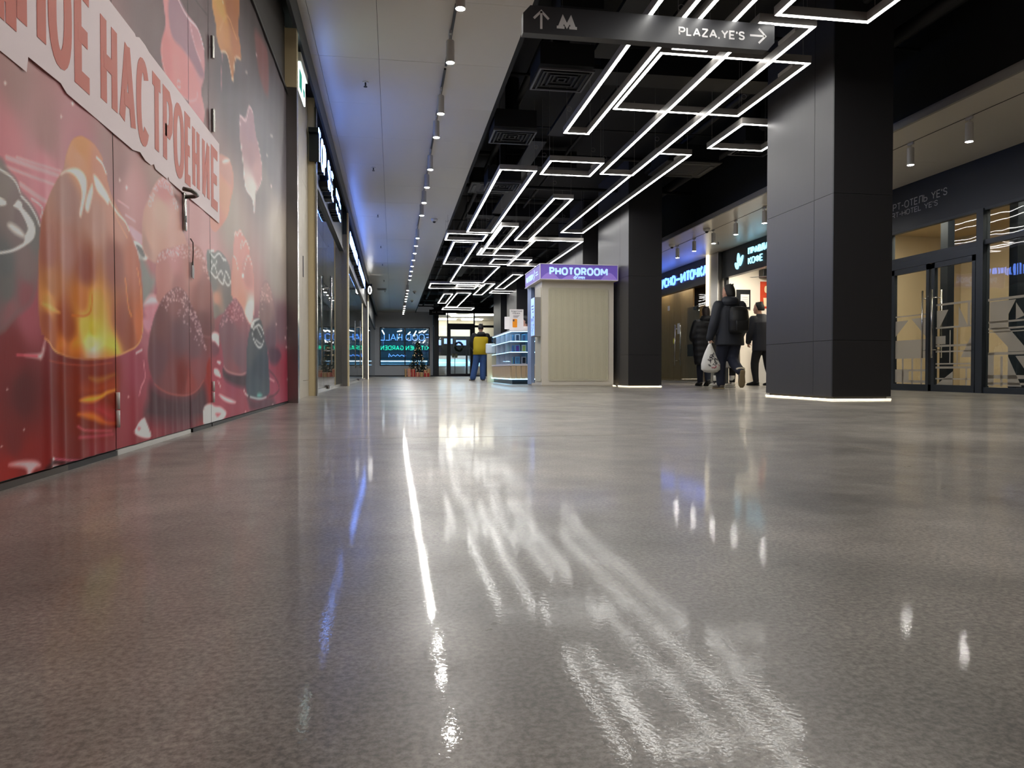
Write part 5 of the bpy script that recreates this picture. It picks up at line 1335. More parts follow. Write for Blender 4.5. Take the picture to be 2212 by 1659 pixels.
# outside touch screen
sc = box_part('screen_case', M['led_body'], bo, 2.80, 2.925, 14.54, 14.9, 1.0, 1.78)
scr = box_part('screen', M['screen'], sc, 2.792, 2.80, 14.55, 14.89, 1.02, 1.77)
sp_ = MB()
for k, (a, b) in enumerate(((.60, .75), (.60, .72), (.62, .70))): sp_.box(2.7905, 2.792, 14.6, 14.6 + (b - a) * 1.6, 1.60 - k * .06, 1.62 - k * .06)
rnd = random.Random(5)
for k in range(22):
    yy = 14.57 + rnd.random() * .26; zz = 1.04 + rnd.random() * .34; sp_.box(2.7905, 2.792, yy, yy + .03, zz, zz + rnd.uniform(.02, .06))
sp_.build('screen_print', M['screen_p'], scr)
cb_ = thing('power_cable', 'black cable lying on the floor by the photo booth corner', 'cable', (4.46, 14.5, 0))
MB().tube([(4.42, 14.47, .05), (4.45, 14.42, .012), (4.47, 14.38, .008), (4.49, 14.5, .008)], .008, 8).build('cord', M['blackpipe'], cb_, smooth=True)

# ------------------------------------------------------------------ phone case stand
M['case_led'] = mat('shelf_led_strip', (.7, .9, 1, 1), .5, emit=(.35, .72, 1, 1), es=2.6)
M['case_back'] = mat('case_blue_panel', srgb(120, 180, 215), .4, noise=(5, .08))
M['slat_oak'] = mat('pale_oak_slat', srgb(196, 170, 136), .5, noise=(5, .15, (8, 8, .6)))
cs = thing('display_counter', 'glass display counter of phone cases with cool shelf lighting', 'display counter', (3.3, 18.5, 0))
X0, X1, Y0, Y1 = 2.68, 3.95, 16.9, 20.1
box_part('plinth', M['frame_blk'], cs, X0 + .06, X1, Y0 + .06, Y1, 0, .105)
box_part('foot_glow', M['case_led'], cs, X0 - .01, X1, Y0 - .01, Y0 + .05, .108, .125); box_part('foot_glow', M['case_led'], cs, X0 - .01, X0 + .05, Y0 + .05, Y1, .108, .125)
box_part('base_board', M['plastic_w'], cs, X0 + .03, X1, Y0 + .03, Y1, .126, .43)
for k in range(26): box_part('slat', M['slat_oak'], cs, X0, X0 + .028, Y0 + .03 + k * .118, Y0 + .135 + k * .118, .127, .425)
for k in range(10): box_part('slat', M['slat_oak'], cs, X0 + .03 + k * .118, X0 + .135 + k * .118, Y0, Y0 + .028, .127, .425)
box_part('counter_edge', M['lav'], cs, X0 - .005, X1, Y0 - .005, Y1, .431, .47)
box_part('core', M['case_back'], cs, X0 + .42, X1 - .02, Y0 + .4, Y1 - .02, .471, 1.2)
for z in (.735, .985):
    s_ = MB().box(X0 + .01, X0 + .42, Y0 + .01, Y1, z, z + .012); s_.box(X0 + .42, X1, Y0 + .01, Y0 + .4, z, z + .012); s_.build('shelf', M['lav'], cs)
    e_ = MB().box(X0 + .006, X0 + .01, Y0 + .01, Y1, z, z + .014); e_.box(X0 + .01, X1, Y0 + .006, Y0 + .01, z, z + .014); e_.build('shelf_light', M['case_led'], cs)
box_part('top_panel', M['lav'], cs, X0 + .01, X1, Y0 + .01, Y1, 1.225, 1.25)
tl = MB().box(X0 + .02, X0 + .05, Y0 + .02, Y1, 1.215, 1.225); tl.box(X0 + .05, X1, Y0 + .02, Y0 + .05, 1.215, 1.225); tl.build('top_light', M['case_led'], cs)
for k in range(4): box_part('pane', M['glass_case'], cs, X0, X0 + .005, Y0 + .003 + k * .8, Y0 + .797 + k * .8, .471, 1.224)
box_part('pane', M['glass_case'], cs, X0 + .006, X1, Y0, Y0 + .005, .471, 1.224)
for k in range(1, 4): box_part('divider', M['lav'], cs, X0 + .01, X0 + .41, Y0 + k * .8 - .004, Y0 + k * .8 + .004, .472, 1.2)
ep = box_part('end_panel', M['cream'], cs, X0 - .12, X0 + .2, Y1 + .02, Y1 + .12, 0, .78); MB().bbox(X0 - .16, X0 + .1, Y1 + .0, Y1 + .1, .79, 1.06, .03).build('payment_screen', M['plastic_w'], ep)
cols = [(70, 90, 120), (150, 190, 215), (40, 46, 60), (90, 130, 170), (196, 210, 220), (60, 70, 90), (110, 60, 150), (190, 205, 110), (60, 90, 180)]
M_c = [mat('phone_case_%d' % i, srgb(*c), .35, noise=(12, .1)) for i, c in enumerate(cols)]
proto = {}
tier = ['bottom', 'middle', 'top']
rnd = random.Random(11)
def phone_box(x, y, z, face, mi, lab):
    t = thing('phone_case', lab, 'phone case', (x, y, z), 'phone cases in the display counter', rz=face)
    if 'b' not in proto:
        proto['b'] = MB().box(-.055, .055, -.006, .006, 0, .17)
        proto['c'] = MB().bbox(-.036, .036, -.014, -.0065, .02, .15, .003)
    proto['b'].build('card', M['lav'] if face == 0 and mi % 3 else M['case_back'], t, local=True)
    proto['c'].build('case', M_c[mi], t, local=True)
    t.rotation_euler.x = 0
for ti, z in enumerate((.471, .748, .998)):
    for k, dy in enumerate((.5, .66, .95, 1.2, 1.45, 1.75, 2.0, 2.25, 2.55, 2.8, 3.05)):
        phone_box(X0 + .14 + .05 * (k % 2), Y0 + dy, z, -PI / 2, rnd.randrange(9), 'boxed phone case on the %s side shelf, %s from the booth' % (tier[ti], ORD[k]))
    for k in range(4):
        phone_box(X0 + .2 + k * .16, Y0 + .16 + .04 * (k % 2), z, 0, (6, 7, 3, 2)[k] if ti == 1 else rnd.randrange(6), 'boxed phone case on the %s front shelf, %s from the counter corner' % (tier[ti], ORD[k]))
po = thing('counter_poster', 'white counter card with an orange phone under Cyrillic heading', 'poster', (2.88, 17.2, 1.25))
M['orange'] = mat('orange_print', srgb(240, 150, 30), .4, noise=(6, .05)); M['paper'] = mat('white_card', srgb(232, 228, 226), .5, noise=(8, .02)); M['ink'] = mat('dark_ink', srgb(70, 68, 74), .5, noise=(8, .1))
sh = box_part('card', M['paper'], po, 2.715, 3.045, 17.19, 17.2, 1.252, 1.755)
MB().prism(round_rect(2.785, 2.895, 1.33, 1.53, .02), (0, 17.19, 0), (1, 0, 0), (0, 0, 1), (0, -1, 0), .002).build('phone_print', M['orange'], sh)
MB().prism(round_rect(2.79, 2.83, 1.47, 1.52, .012), (0, 17.188, 0), (1, 0, 0), (0, 0, 1), (0, -1, 0), .002).build('lens_print', M['ink'], sh)
lettering('lettering', 'ЗАЩИТНАЯ', .032, .006, (2.75, 17.19, 1.695), fu, fv, fn_, .002, M['ink'], sh, width=.26, gap=.2)
lettering('lettering', 'ПЛЕНКА', .032, .006, (2.785, 17.19, 1.645), fu, fv, fn_, .002, M['ink'], sh, width=.18, gap=.2)
for k in range(3): box_part('print_line', M['ink'], sh, 2.80, 2.95 - .02 * k, 17.188, 17.19, 1.61 - k * .025, 1.618 - k * .025)
mo = thing('till_monitor', 'white till monitor standing on the phone case counter', 'monitor', (2.85, 18.3, 1.25))
MB().bbox(2.76, 3.05, 18.28, 18.31, 1.35, 1.66, .01).build('screen_back', M['paper'], mo); MB().bbox(2.86, 2.95, 18.31, 18.33, 1.255, 1.5, .005).build('stand', M['led_body'], mo); MB().bbox(2.80, 3.02, 18.25, 18.42, 1.2505, 1.262, .004).build('foot', M['led_body'], mo)

# ------------------------------------------------------------------ far end: window, neon, entrance
wn = thing('window_1', 'dark framed end window showing mirrored blue FOOD HALL neon', 'window', (.72, 44, .63), kind='structure')
for b in ((-.735, -.68), (.69, .755), (2.115, 2.17)): box_part('frame', M['frame_blk'], wn, *b, 43.97, 44.1, .63, 2.88)
for z in ((.63, .69), (2.82, 2.88)): box_part('frame', M['frame_blk'], wn, -.735, 2.17, 43.969, 44.1, *z)
for a, b in ((-.68, .69), (.755, 2.115)): box_part('pane', M['glass'], wn, a, b, 44.02, 44.03, .69, 2.82)
fhr = thing('food_hall_room', 'dim blue food hall seen through the end window', 'room', (1, 49, 0), kind='structure')
M['blue_room'] = mat('blue_haze_wall', srgb(110, 158, 182), .7, noise=(1, .35));  # blue haze behind the glass put into the wall colour
box_part('back_wall', M['blue_room'], fhr, -4, 2.42, 50, 50.1, 0, 4)
box_part('side_wall', M['blue_room'], fhr, -4.1, -4, 44.2, 50, 0, 4); box_part('side_wall', M['blue_room'], fhr, 2.36, 2.42, 44.2, 50, 0, 4); box_part('ceiling_slab', M['blue_room'], fhr, -4, 2.36, 44.2, 50, 3.7, 3.8)
for x, y in ((-1.5, 47), (1.0, 47.5), (.2, 45.2)): box_part('fill_lamp', M['cool_glow'], fhr, x - .4, x + .4, y - .06, y + .06, 3.6, 3.69)  # lamps added to light the hall behind the window
for k, (x, z, l, a) in enumerate(((1.95, 2.72, .2, .6), (1.7, 2.7, .25, .5), (1.35, 2.6, .35, 1.1), (1.0, 2.62, .2, .8), (-.55, 2.65, .3, -1.1), (.35, 2.72, .12, .2), (.5, 2.75, .15, .3), (1.9, 2.1, .2, .9), (1.6, 2.05, .15, .8))):
    MB().cyl((x - l / 2 * math.cos(a), 45.5, z - l / 2 * math.sin(a)), (x + l / 2 * math.cos(a), 45.5, z + l / 2 * math.sin(a)), .022, seg=8).build('hanging_tube', M['led'], fhr)
box_part('counter', M['blue_room'], fhr, -3, 2.2, 48, 48.4, 0, 1.0); box_part('counter_glow', M['cool_glow'], fhr, -3, 2.2, 47.98, 48, .93, .96); box_part('counter_glow', M['cool_glow'], fhr, -3, 2.2, 47.98, 48, .70, .715)
M['neon_b'] = mat('blue_neon', (.4, .65, 1, 1), .5, emit=(.1, .3, 1, 1), es=1.2); M['neon_g'] = mat('green_neon', (.2, 1, .8, 1), .5, emit=(.02, .9, .5, 1), es=.6)
nu = (-1, 0, 0)
n1 = thing('neon_sign', 'blue neon words FOOD HALL seen from behind', 'sign', (.75, 45, 2.14))
lettering('x', 'FOOD HALL', .40, .034, (2.21, 45, 2.14), nu, fv, (0, 1, 0), .03, M['neon_b'], n1, width=2.92, gap=.12, each=True, space=.3)
n2 = thing('neon_sign', 'green neon words KITCHEN GARDEN seen from behind', 'sign', (.75, 45.05, 1.57))
lettering('x', 'KITCHEN GARDEN', .27, .04, (2.21, 45.05, 1.57), nu, fv, (0, 1, 0), .03, M['neon_g'], n2, width=2.92, gap=.12, each=True, space=.3)
n3 = thing('neon_sign', 'small blue neon scribble below the green words', 'sign', (.2, 45, 1.15))
mb = MB(); mb.tube([(.78, 45, 1.22), (.72, 45, 1.3), (.66, 45, 1.22), (.72, 45, 1.17), (.55, 45, 1.28), (.42, 45, 1.2), (.3, 45, 1.3), (.18, 45, 1.2), (.05, 45, 1.28), (-.08, 45, 1.18), (-.2, 45, 1.36), (-.22, 45, 1.15)], .022, 6); mb.build('tube', M['neon_b'], n3)
for o_, z in ((n1, 2.1), (n2, 1.52), (n3, 1.1)): box_part('mounting_rail', M['blackpipe'], o_, -.75, 2.25, 45.04, 45.06, z - .02, z)

EY = 43.0
en = thing('door_1', 'black framed glass entrance with transom at the end of the hall', 'entrance', (4.1, EY, 0), kind='structure')
def ef(n, x0, x1, z0, z1, p=None, y0=EY - .04, y1=EY + .05): return box_part(n, M['frame_blk'], p or en, x0, x1, y0, y1, z0, z1)
ef('post', 2.37, 2.64, 0, 3.7); ef('post', 3.12, 3.19, 0, 3.7); ef('post', 4.66, 4.74, 0, 3.7); ef('post', 5.9, 6.0, 0, 3.7)
ef('transom', 3.19, 4.66, 2.93, 3.07); ef('transom', 4.74, 5.9, 2.85, 2.98); ef('head', 2.37, 6.0, 3.66, 3.76); ef('sill', 2.64, 3.12, 0, .06); ef('sill', 4.74, 5.9, 0, .06)
for a, b, z0, z1 in ((2.64, 3.12, .06, 3.66), (3.19, 4.66, 3.07, 3.66), (4.74, 5.9, .06, 2.85), (4.74, 5.9, 2.98, 3.66)): box_part('pane', M['glass_dark'], en, a, b, EY, EY + .01, z0, z1)
lf = ef('door_leaf', 3.19, 3.33, 0, 2.93); ef('stile', 4.46, 4.66, 0, 2.93, lf); ef('top_rail', 3.33, 4.46, 2.72, 2.93, lf); ef('bottom_rail', 3.33, 4.46, 0, .16, lf); box_part('pane', M['glass'], lf, 3.33, 4.46, EY, EY + .01, .16, 2.72)
MB().tube([(4.40, EY - .1, .9), (4.40, EY - .1, 1.7)], .016, 8).build('pull_handle', M['chrome'], lf)
for y in (43.06, 43.9): box_part('side_post', M['frame_blk'], en, 2.37, 2.44, y, y + .08, 0, 3.7)
box_part('side_pane', M['glass'], en, 2.40, 2.41, 43.14, 43.9, .05, 3.66); box_part('side_transom', M['frame_blk'], en, 2.37, 2.44, 43.14, 43.9, 2.93, 3.0)
box_part('overpanel', M['black'], en, 2.36, 8.0, EY + .06, EY + .12, 3.76, 4.45); box_part('return_wall', M['black'], en, 6.0, 8.02, EY, EY + .1, 0, 4.45)
eh = thing('station_hall', 'bright station hall with blue lit shelves beyond the entrance', 'room', (4.5, 50, 0), kind='structure')
M['pale_hall'] = mat('pale_hall_wall', srgb(228, 220, 204), .6, noise=(1.5, .08))
box_part('back_wall', M['pale_hall'], eh, 2.42, 9, 52, 52.1, 0, 4); box_part('ceiling_slab', M['pale_hall'], eh, 2.45, 9, 43.2, 52, 3.9, 4.0); box_part('dark_wall', M['frame_blk'], eh, 2.48, 7, 51.9, 51.99, 0, 2.75)
box_part('side_wall', M['pale_hall'], eh, 2.43, 2.47, 44.0, 51.9, 2.75, 3.9); box_part('side_wall', M['frame_blk'], eh, 2.43, 2.47, 44.0, 51.9, 0, 2.749)
for x, z, w in ((3.0, 2.3, .7), (3.85, 2.4, .6), (4.75, 2.3, .7), (5.7, 2.35, .5)): box_part('blue_window', M['screen'], eh, x - w / 2, x + w / 2, 51.85, 51.89, z - .18, z + .18)
for x in (3.0, 4.3, 5.6):
    for k in range(5): box_part('lit_shelf', M['case_led'] if k == 3 else M['plastic_w'], eh, x - .55, x + .55, 49.6, 49.9, .15 + k * .24, .165 + k * .24)
    box_part('shelf_back', M['greywall'], eh, x - .58, x + .58, 49.9, 50, 0, 1.35)
for x, y in ((3.2, 46), (4.4, 47.5), (5.6, 46.5), (3.6, 50.8), (5.4, 50.8)): box_part('fill_lamp', M['led'], eh, x - .7, x + .7, y - .25, y + .25, 3.82, 3.86)  # lamps added to brighten the hall beyond the doors
wr = thing('wreath', 'green Christmas wreath with frosted tips hung on the entrance door', 'wreath', (3.78, EY - .1, 1.6))
M['pine'] = mat('dark_pine_needle', srgb(22, 42, 30), .7, noise=(30, .5)); M['frosted'] = mat('frosted_needle', srgb(150, 160, 150), .6, noise=(30, .3))
mb = MB(); mf = MB(); rnd = random.Random(2)
for k in range(620):
    a = rnd.uniform(0, 2 * PI); c = Vector((3.80 + .21 * math.cos(a), EY - .1, 1.72 + .25 * math.sin(a)))
    d = Vector((rnd.gauss(0, 1), rnd.gauss(0, .6), rnd.gauss(0, 1))).normalized() * rnd.uniform(.05, .11)
    (mf if math.sin(a) > -.2 and rnd.random() < .35 else mb).cyl(c, c + d, .014, .004, seg=4)
mb.build('needles', M['pine'], wr, kind='stuff'); mf.build('frosted_needles', M['frosted'], wr, kind='stuff')
st = thing('notice_stand', 'two small white notices on a thin pole behind the entrance glass', 'notice', (3.75, 43.6, 0))
MB().cyl((3.62, 43.6, .03), (3.62, 43.6, 1.3), .02, seg=8).build('pole', M['led_body'], st); MB().cyl((3.62, 43.6, 0), (3.62, 43.6, .03), .16, seg=16).build('foot', M['led_body'], st)
for a, b in ((3.45, 3.58), (3.62, 3.78)): box_part('card', M['cream_print'], st, a, b, 43.58, 43.59, 1.1, 1.34)
ms = thing('metro_sign', 'dark hanging metro sign with a white M above the entrance', 'sign', (2.5, 42, 3.5))
box_part('board', M['black'], ms, 2.05, 3.0, 42, 42.08, 3.48, 3.78)
lettering('metro_mark', 'M', .11, .028, (2.22, 42, 3.57), fu, fv, fn_, .003, M['grey_print'], ms, width=.19)
for z in (3.6, 3.65): box_part('print_line', M['grey_print'], ms, 2.5, 2.85, 41.997, 42, z, z + .02)
for x in (2.2, 2.85): MB().cyl((x, 42.04, 3.78), (x, 42.04, 4.42), .006, seg=6).build('hanger', M['blackpipe'], ms)

# ------------------------------------------------------------------ Christmas tree and presents
M['trunk'] = mat('tree_trunk', srgb(60, 44, 30), .8, noise=(10, .2)); M['bauble_w'] = mat('pearl_bauble', srgb(235, 220, 190), .2, emit=srgb(255, 225, 170), es=.5); M['bauble_r'] = mat('red_bauble', srgb(200, 90, 90), .25, noise=(5, .1))
tx, ty = 1.395, 41.8
ct_ = thing('christmas_tree', 'decorated dark green Christmas tree in front of the end window', 'christmas tree', (tx, ty, 0))
MB().cyl((tx, ty, .0), (tx, ty, 1.7), .05, .01, seg=10).build('trunk', M['trunk'], ct_)
mb = MB(); rnd = random.Random(9)
for k in range(2600):
    h = rnd.random() ** 1.25; z = .30 + h * 1.62; rr = (.56 * (1 - h) + .03)
    a = rnd.uniform(0, 2 * PI); r_ = rr * rnd.uniform(.35, 1)
    c = Vector((tx + r_ * math.cos(a), ty + r_ * math.sin(a), z - .12 * r_))
    d = Vector((math.cos(a), math.sin(a), rnd.uniform(-.7, .5))).normalized() * rnd.uniform(.05, .10)
    mb.cyl(c, c + d, .013, .002, seg=4, caps=False)
for k in range(8): mb.cyl((tx, ty, 1.88), (tx + .03 * math.cos(k), ty + .03 * math.sin(k), 2.0), .012, .002, seg=4, caps=False)
mb.build('foliage', M['pine'], ct_, kind='stuff')
b0 = {}
for k in range(70):
    h = rnd.random() ** 1.2; z = .34 + h * 1.5; rr = .54 * (1 - h) + .03; a = rnd.uniform(PI, 2 * PI) if k < 55 else rnd.uniform(0, PI)
    mi = 'bauble_r' if k % 9 == 0 else 'bauble_w'; rad = .024 if k % 6 == 0 else .014
    if (mi, rad) not in b0: o = b0[(mi, rad)] = MB().ball((0, 0, 0), rad, seg=8).build('bauble', M[mi], ct_, smooth=True, local=True)
    else: o = b0[(mi, rad)].copy(); COL.objects.link(o)
    o.location = (rr * math.cos(a), rr * math.sin(a), z)
gcol = {'gold': (150, 120, 50), 'peach': (226, 150, 130), 'red': (196, 50, 52), 'rose': (206, 110, 100), 'kraft': (190, 160, 110)}
for k_, c_ in gcol.items(): M['gift_' + k_] = mat('gift_paper_' + k_, srgb(*c_), .45, noise=(6, .08))
M['ribbon'] = mat('gift_ribbon', srgb(236, 196, 150), .4, noise=(5, .05))
def gift(x, y, w, d, h, c, label, z=0.0):
    t = thing('gift_box', label, 'gift', (x, y, z), 'wrapped presents under the tree')
    MB().bbox(x - w / 2, x + w / 2, y - d / 2, y + d / 2, z, z + h, .006).build('box', M['gift_' + c], t)
    rb_ = MB().box(x - .02, x + .02, y - d / 2 - .003, y + d / 2 + .003, z + .002, z + h + .004); rb_.box(x - w / 2 - .003, x + w / 2 + .003, y - .02, y + .02, z + .002, z + h + .0041); rb_.build('ribbon', M['ribbon'], t)
    bw = MB()
    for s_ in (-1, 1): bw.tube([(x, y, z + h + .006), (x + s_ * .05, y, z + h + .05), (x + s_ * .08, y, z + h + .03), (x, y, z + h + .008)], .008, 5)
    bw.build('bow', M['ribbon'], t)
gift(.712, 41.02, .11, .2, .40, 'gold', 'tall narrow gold present at the edge of the pile')
gift(.895, 41.0, .18, .22, .43, 'peach', 'tall peach present left of the tree')
gift(1.115, 41.0, .21, .2, .40, 'red', 'tall red present at the foot of the tree')
gift(1.35, 40.95, .22, .2, .22, 'rose', 'low rose present in front of the tree trunk')
gift(1.575, 40.95, .19, .2, .21, 'kraft', 'low kraft brown present in front of the tree')
gift(1.83, 40.7, .28, .22, .20, 'red', 'low red present at the far end of the pile')
gift(1.96, 41.0, .18, .2, .41, 'kraft', 'tall kraft present behind the low red one')
gift(1.775, 41.02, .15, .18, .33, 'rose', 'medium rose present behind the low red box')

# ------------------------------------------------------------------ people
M['skin'] = mat('skin', srgb(196, 150, 128), .5, noise=(12, .06))
M['hair'] = mat('dark_hair', srgb(20, 17, 16), .55, noise=(40, .4)); M['hair_b'] = mat('brown_hair', srgb(42, 30, 25), .55, noise=(40, .4))
M['coat_n'] = mat('navy_black_jacket', srgb(30, 33, 42), .6, noise=(9, .2), bump=(14, .25)); M['coat_b'] = mat('black_puffer', srgb(15, 15, 18), .55, noise=(9, .2), bump=(10, .4)); M['coat_d'] = mat('dark_blue_black_coat', srgb(18, 20, 30), .6, noise=(9, .2), bump=(12, .3))
M['jean'] = mat('blue_jeans', srgb(56, 88, 138), .75, noise=(14, .2), bump=(12, .3)); M['jean_d'] = mat('dark_blue_trousers', srgb(24, 28, 44), .75, noise=(14, .2), bump=(12, .3)); M['trous'] = mat('black_trousers', srgb(15, 15, 17), .75, noise=(14, .2), bump=(12, .3))
M['yel'] = mat('mustard_yellow_back', srgb(206, 178, 32), .65, noise=(7, .08), bump=(9, .35)); M['pack'] = mat('black_backpack', srgb(13, 13, 15), .5, noise=(14, .2), bump=(20, .3))
M['sole'] = mat('tan_sole', srgb(128, 112, 84), .7, noise=(20, .15)); M['boot'] = mat('grey_brown_shoe', srgb(96, 88, 78), .6, noise=(16, .2)); M['shoe_w'] = mat('off_white_shoe', srgb(200, 194, 182), .6, noise=(12, .08)); M['shoe_b'] = mat('black_shoe', srgb(14, 14, 15), .45, noise=(12, .1))
M['cuff'] = mat('fleece_cuff', srgb(170, 160, 140), .9, noise=(20, .1)); M['bagw'] = mat('white_plastic_bag', srgb(222, 220, 214), .35, noise=(6, .05), bump=(7, .5)); M['shirt_w'] = mat('white_shirt', srgb(224, 218, 214), .6, noise=(8, .04))

def V3(*a): return Vector(a)
def path_tube(mb, pts, rad, seg=14, sub=4):
    """limb through joints with a radius at each, smoothly interpolated"""
    P = [Vector(p) for p in pts]; o = []; rr = []
    for i in range(len(P) - 1):
        for j in range(sub):
            t = j / sub; o.append(P[i].lerp(P[i + 1], t)); s_ = t * t * (3 - 2 * t); rr.append(rad[i] * (1 - s_) + rad[i + 1] * s_)
    o.append(P[-1]); rr.append(rad[-1])
    for _ in range(2): o = [o[0]] + [(o[i - 1] + o[i] * 2 + o[i + 1]) / 4 for i in range(1, len(o) - 1)] + [o[-1]]
    mb.tube(o, rr, seg); mb.ball(P[-1], rad[-1], seg=10); mb.ball(P[0], rad[0], seg=10)

def add_hand(mb, wrist, d, side, palm_n, k=1.0, curl=1.2):
    """palm, four unequal curled fingers and a thumb leaving the side of the palm"""
    d = Vector(d).normalized(); n = Vector(palm_n); n = (n - d * n.dot(d)).normalized(); a = d.cross(n) * side
    w = Vector(wrist)
    mb.tube([w, w + d * .045 * k, w + d * .085 * k], [.024 * k, .034 * k, .036 * k], 10, True, .55)
    for i, (off, ln) in enumerate(((-.027, .062), (-.009, .074), (.009, .07), (.026, .055))):
        p = w + d * .082 * k + a * off * k; pts = [p]; ang = 0
        for s_ in range(3):
            ang += curl * (.35 + .22 * s_)
            p = p + (d * math.cos(ang) + n * math.sin(ang)) * ln * k / 3; pts.append(p)
        mb.tube(pts, [.009 * k, .0088 * k, .008 * k, .0068 * k], 8)
    p = w + d * .03 * k - a * .026 * k
    mb.tube([p, p + (d * .6 - a * .6 + n * .35) * .035 * k, p + (d * 1.1 - a * .75 + n * .9) * .05 * k], [.012 * k, .0105 * k, .0085 * k], 8)

def person(label, loc, rz, J, H=1.77, voxel=.010):
    """J: joints in local space facing +Y. returns root; the body is one surface"""
    t = thing('person', label, 'person', loc, rz=rz)
    mb = MB(); hd_ = Vector(J['head']); ck = H / 1.77
    nk = Vector(J['neck']); pv = Vector(J['pelvis'])
    turn = J.get('turn', 0.0)
    fwd = Vector((math.sin(turn), math.cos(turn), 0)); sd = Vector((fwd.y, -fwd.x, 0))
    rings = []
    for z, rx, ry, off in ((-.115, .045, .05, .03), (-.09, .06, .07, .02), (-.04, .07, .088, .006), (.02, .075, .096, -.004), (.06, .073, .094, -.008), (.10, .056, .074, -.008), (.122, .026, .035, -.008)):
        c = hd_ + Vector((0, 0, z * ck)) + fwd * off * ck
        rings.append([c + sd * (rx * ck * math.cos(2 * PI * k / 20)) + fwd * (ry * ck * math.sin(2 * PI * k / 20)) for k in range(20)])
    mb.loft(rings)
    mb.ball(hd_ + fwd * .098 * ck + V3(0, 0, -.03 * ck), .013 * ck, .018 * ck, .022 * ck, 8)       # nose
    mb.ball(hd_ + fwd * .088 * ck + V3(0, 0, -.072 * ck), .022 * ck, .01 * ck, .008 * ck, 8)       # lips
    for s_ in (-1, 1):
        mb.ball(hd_ + sd * .074 * s_ * ck + V3(0, 0, -.02 * ck), .012 * ck, .022 * ck, .03 * ck, 8)  # ears
    mb.tube([nk - V3(0, 0, .05), hd_ - V3(0, 0, .07 * ck)], [.062 * ck, .055 * ck], 12)
    mb.ell([(pv.x, pv.y, pv.z - .06, .13, .10), (pv.x, pv.y, pv.z + .08, .15, .105), ((pv.x + nk.x) / 2, (pv.y + nk.y) / 2, (pv.z + nk.z) / 2, .14, .095), (nk.x, nk.y, nk.z - .14, .17, .10), (nk.x, nk.y, nk.z - .03, .10, .07)])
    for s_, S in ((-1, 'L'), (1, 'R')):
        path_tube(mb, [J['sh' + S], J['el' + S], J['wr' + S]], [.048, .04, .026])
        path_tube(mb, [J['hip' + S], J['kn' + S], J['an' + S]], [.085, .055, .038])
        add_hand(mb, J['wr' + S], J.get('hd' + S, (0, 0, -1)), s_, J.get('pn' + S, (-s_, .3, 0)), ck, J.get('curl' + S, 1.2))
    fuse(mb, 'body', M['skin'], t, voxel, 2)
    return t, hd_, fwd, sd, ck

def eyes(t, hd_, fwd, sd, ck):
    for s_ in (-1, 1):
        MB().ball(hd_ + fwd * .082 * ck + sd * s_ * .031 * ck + V3(0, 0, .0), .0095 * ck, seg=8).build('eye', M['sign_return'], t, smooth=True, local=True)

def hair_cap(t, hd_, fwd, sd, ck, m, low=-.06, thick=1.10, front=.45):
    mb = MB(); rings = []
    for z, rx, ry in ((low, .070, .085), (low * .4, .079, .100), (.02, .082, .105), (.065, .080, .102), (.108, .062, .082), (.134, .028, .038)):
        c = hd_ + V3(0, 0, z * ck) - fwd * ((.018 + max(0, -z) * .35 + (.012 if z < .05 else 0)) * ck)
        rings.append([c + sd * (rx * thick * .97 * ck * math.cos(2 * PI * k / 24)) + fwd * (ry * ck * math.sin(2 * PI * k / 24) * (front + .35 * max(0, z) / .1 if math.sin(2 * PI * k / 24) > 0 else 1.0)) for k in range(24)])
    mb.loft(rings)
    rnd = random.Random(3)
    for k in range(40):
        a = rnd.uniform(0, 2 * PI); c = hd_ + V3(0, 0, rnd.uniform(.05, .12) * ck) + sd * math.cos(a) * .06 * ck + fwd * (math.sin(a) * .07 - .02) * ck
        mb.tube([c, c + V3(rnd.uniform(-.02, .02), rnd.uniform(-.02, .02), .025)], [.012, .006], 5)
    return fuse(mb, 'hair', m, t, .008, 2)

def trousers(t, J, m, r=(.115, .082, .062), waist=.0, flare=None):
    mb = MB(); pv = Vector(J['pelvis'])
    mb.ell([(pv.x, pv.y, pv.z - .10, .15, .12), (pv.x, pv.y, pv.z, .165, .125), (pv.x, pv.y, pv.z + .12, .15, .115)])
    for S in 'LR': path_tube(mb, [J['hip' + S], J['kn' + S], J['an' + S]], list(r))
    return fuse(mb, 'trousers', m, t, .012, 4)

def shoe(t, ankle, fwd_d, up_d, ln, m, ms, w=.047):
    """shoe from heel to toe along fwd_d, upper towards up_d"""
    f = Vector(fwd_d).normalized(); u_ = Vector(up_d); u_ = (u_ - f * u_.dot(f)).normalized(); s_ = f.cross(u_)
    c = Vector(ankle) - u_ * .085 - f * .06
    def sect(x, hw, h0, h1, n=14): return [c + f * x + s_ * (hw * math.copysign(abs(math.cos(2 * PI * k / n)) ** .7, math.cos(2 * PI * k / n))) + u_ * (h0 + (h1 - h0) * (.5 + .5 * math.sin(2 * PI * k / n))) for k in range(n)]
    mb = MB().loft([sect(0, w * .6, .02, .075), sect(.02, w * .82, .02, .105), sect(.08, w * .86, .02, .11), sect(.13, w * .92, .02, .085), sect(.19 * ln / .27, w * 1.05, .02, .062), sect(ln * .9, w * .92, .02, .05), sect(ln, w * .45, .022, .035)])
    o = mb.build('shoe', m, t, smooth=True, local=True)
    MB().loft([sect(-.008, w * .62, .0, .022), sect(.02, w * .88, .0, .024), sect(.10, w * .84, .0, .024), sect(.19 * ln / .27, w * 1.12, .0, .024), sect(ln * .92, w * .98, .0, .024), sect(ln + .008, w * .5, .003, .022)]).build('sole', ms, o, smooth=True, local=True)

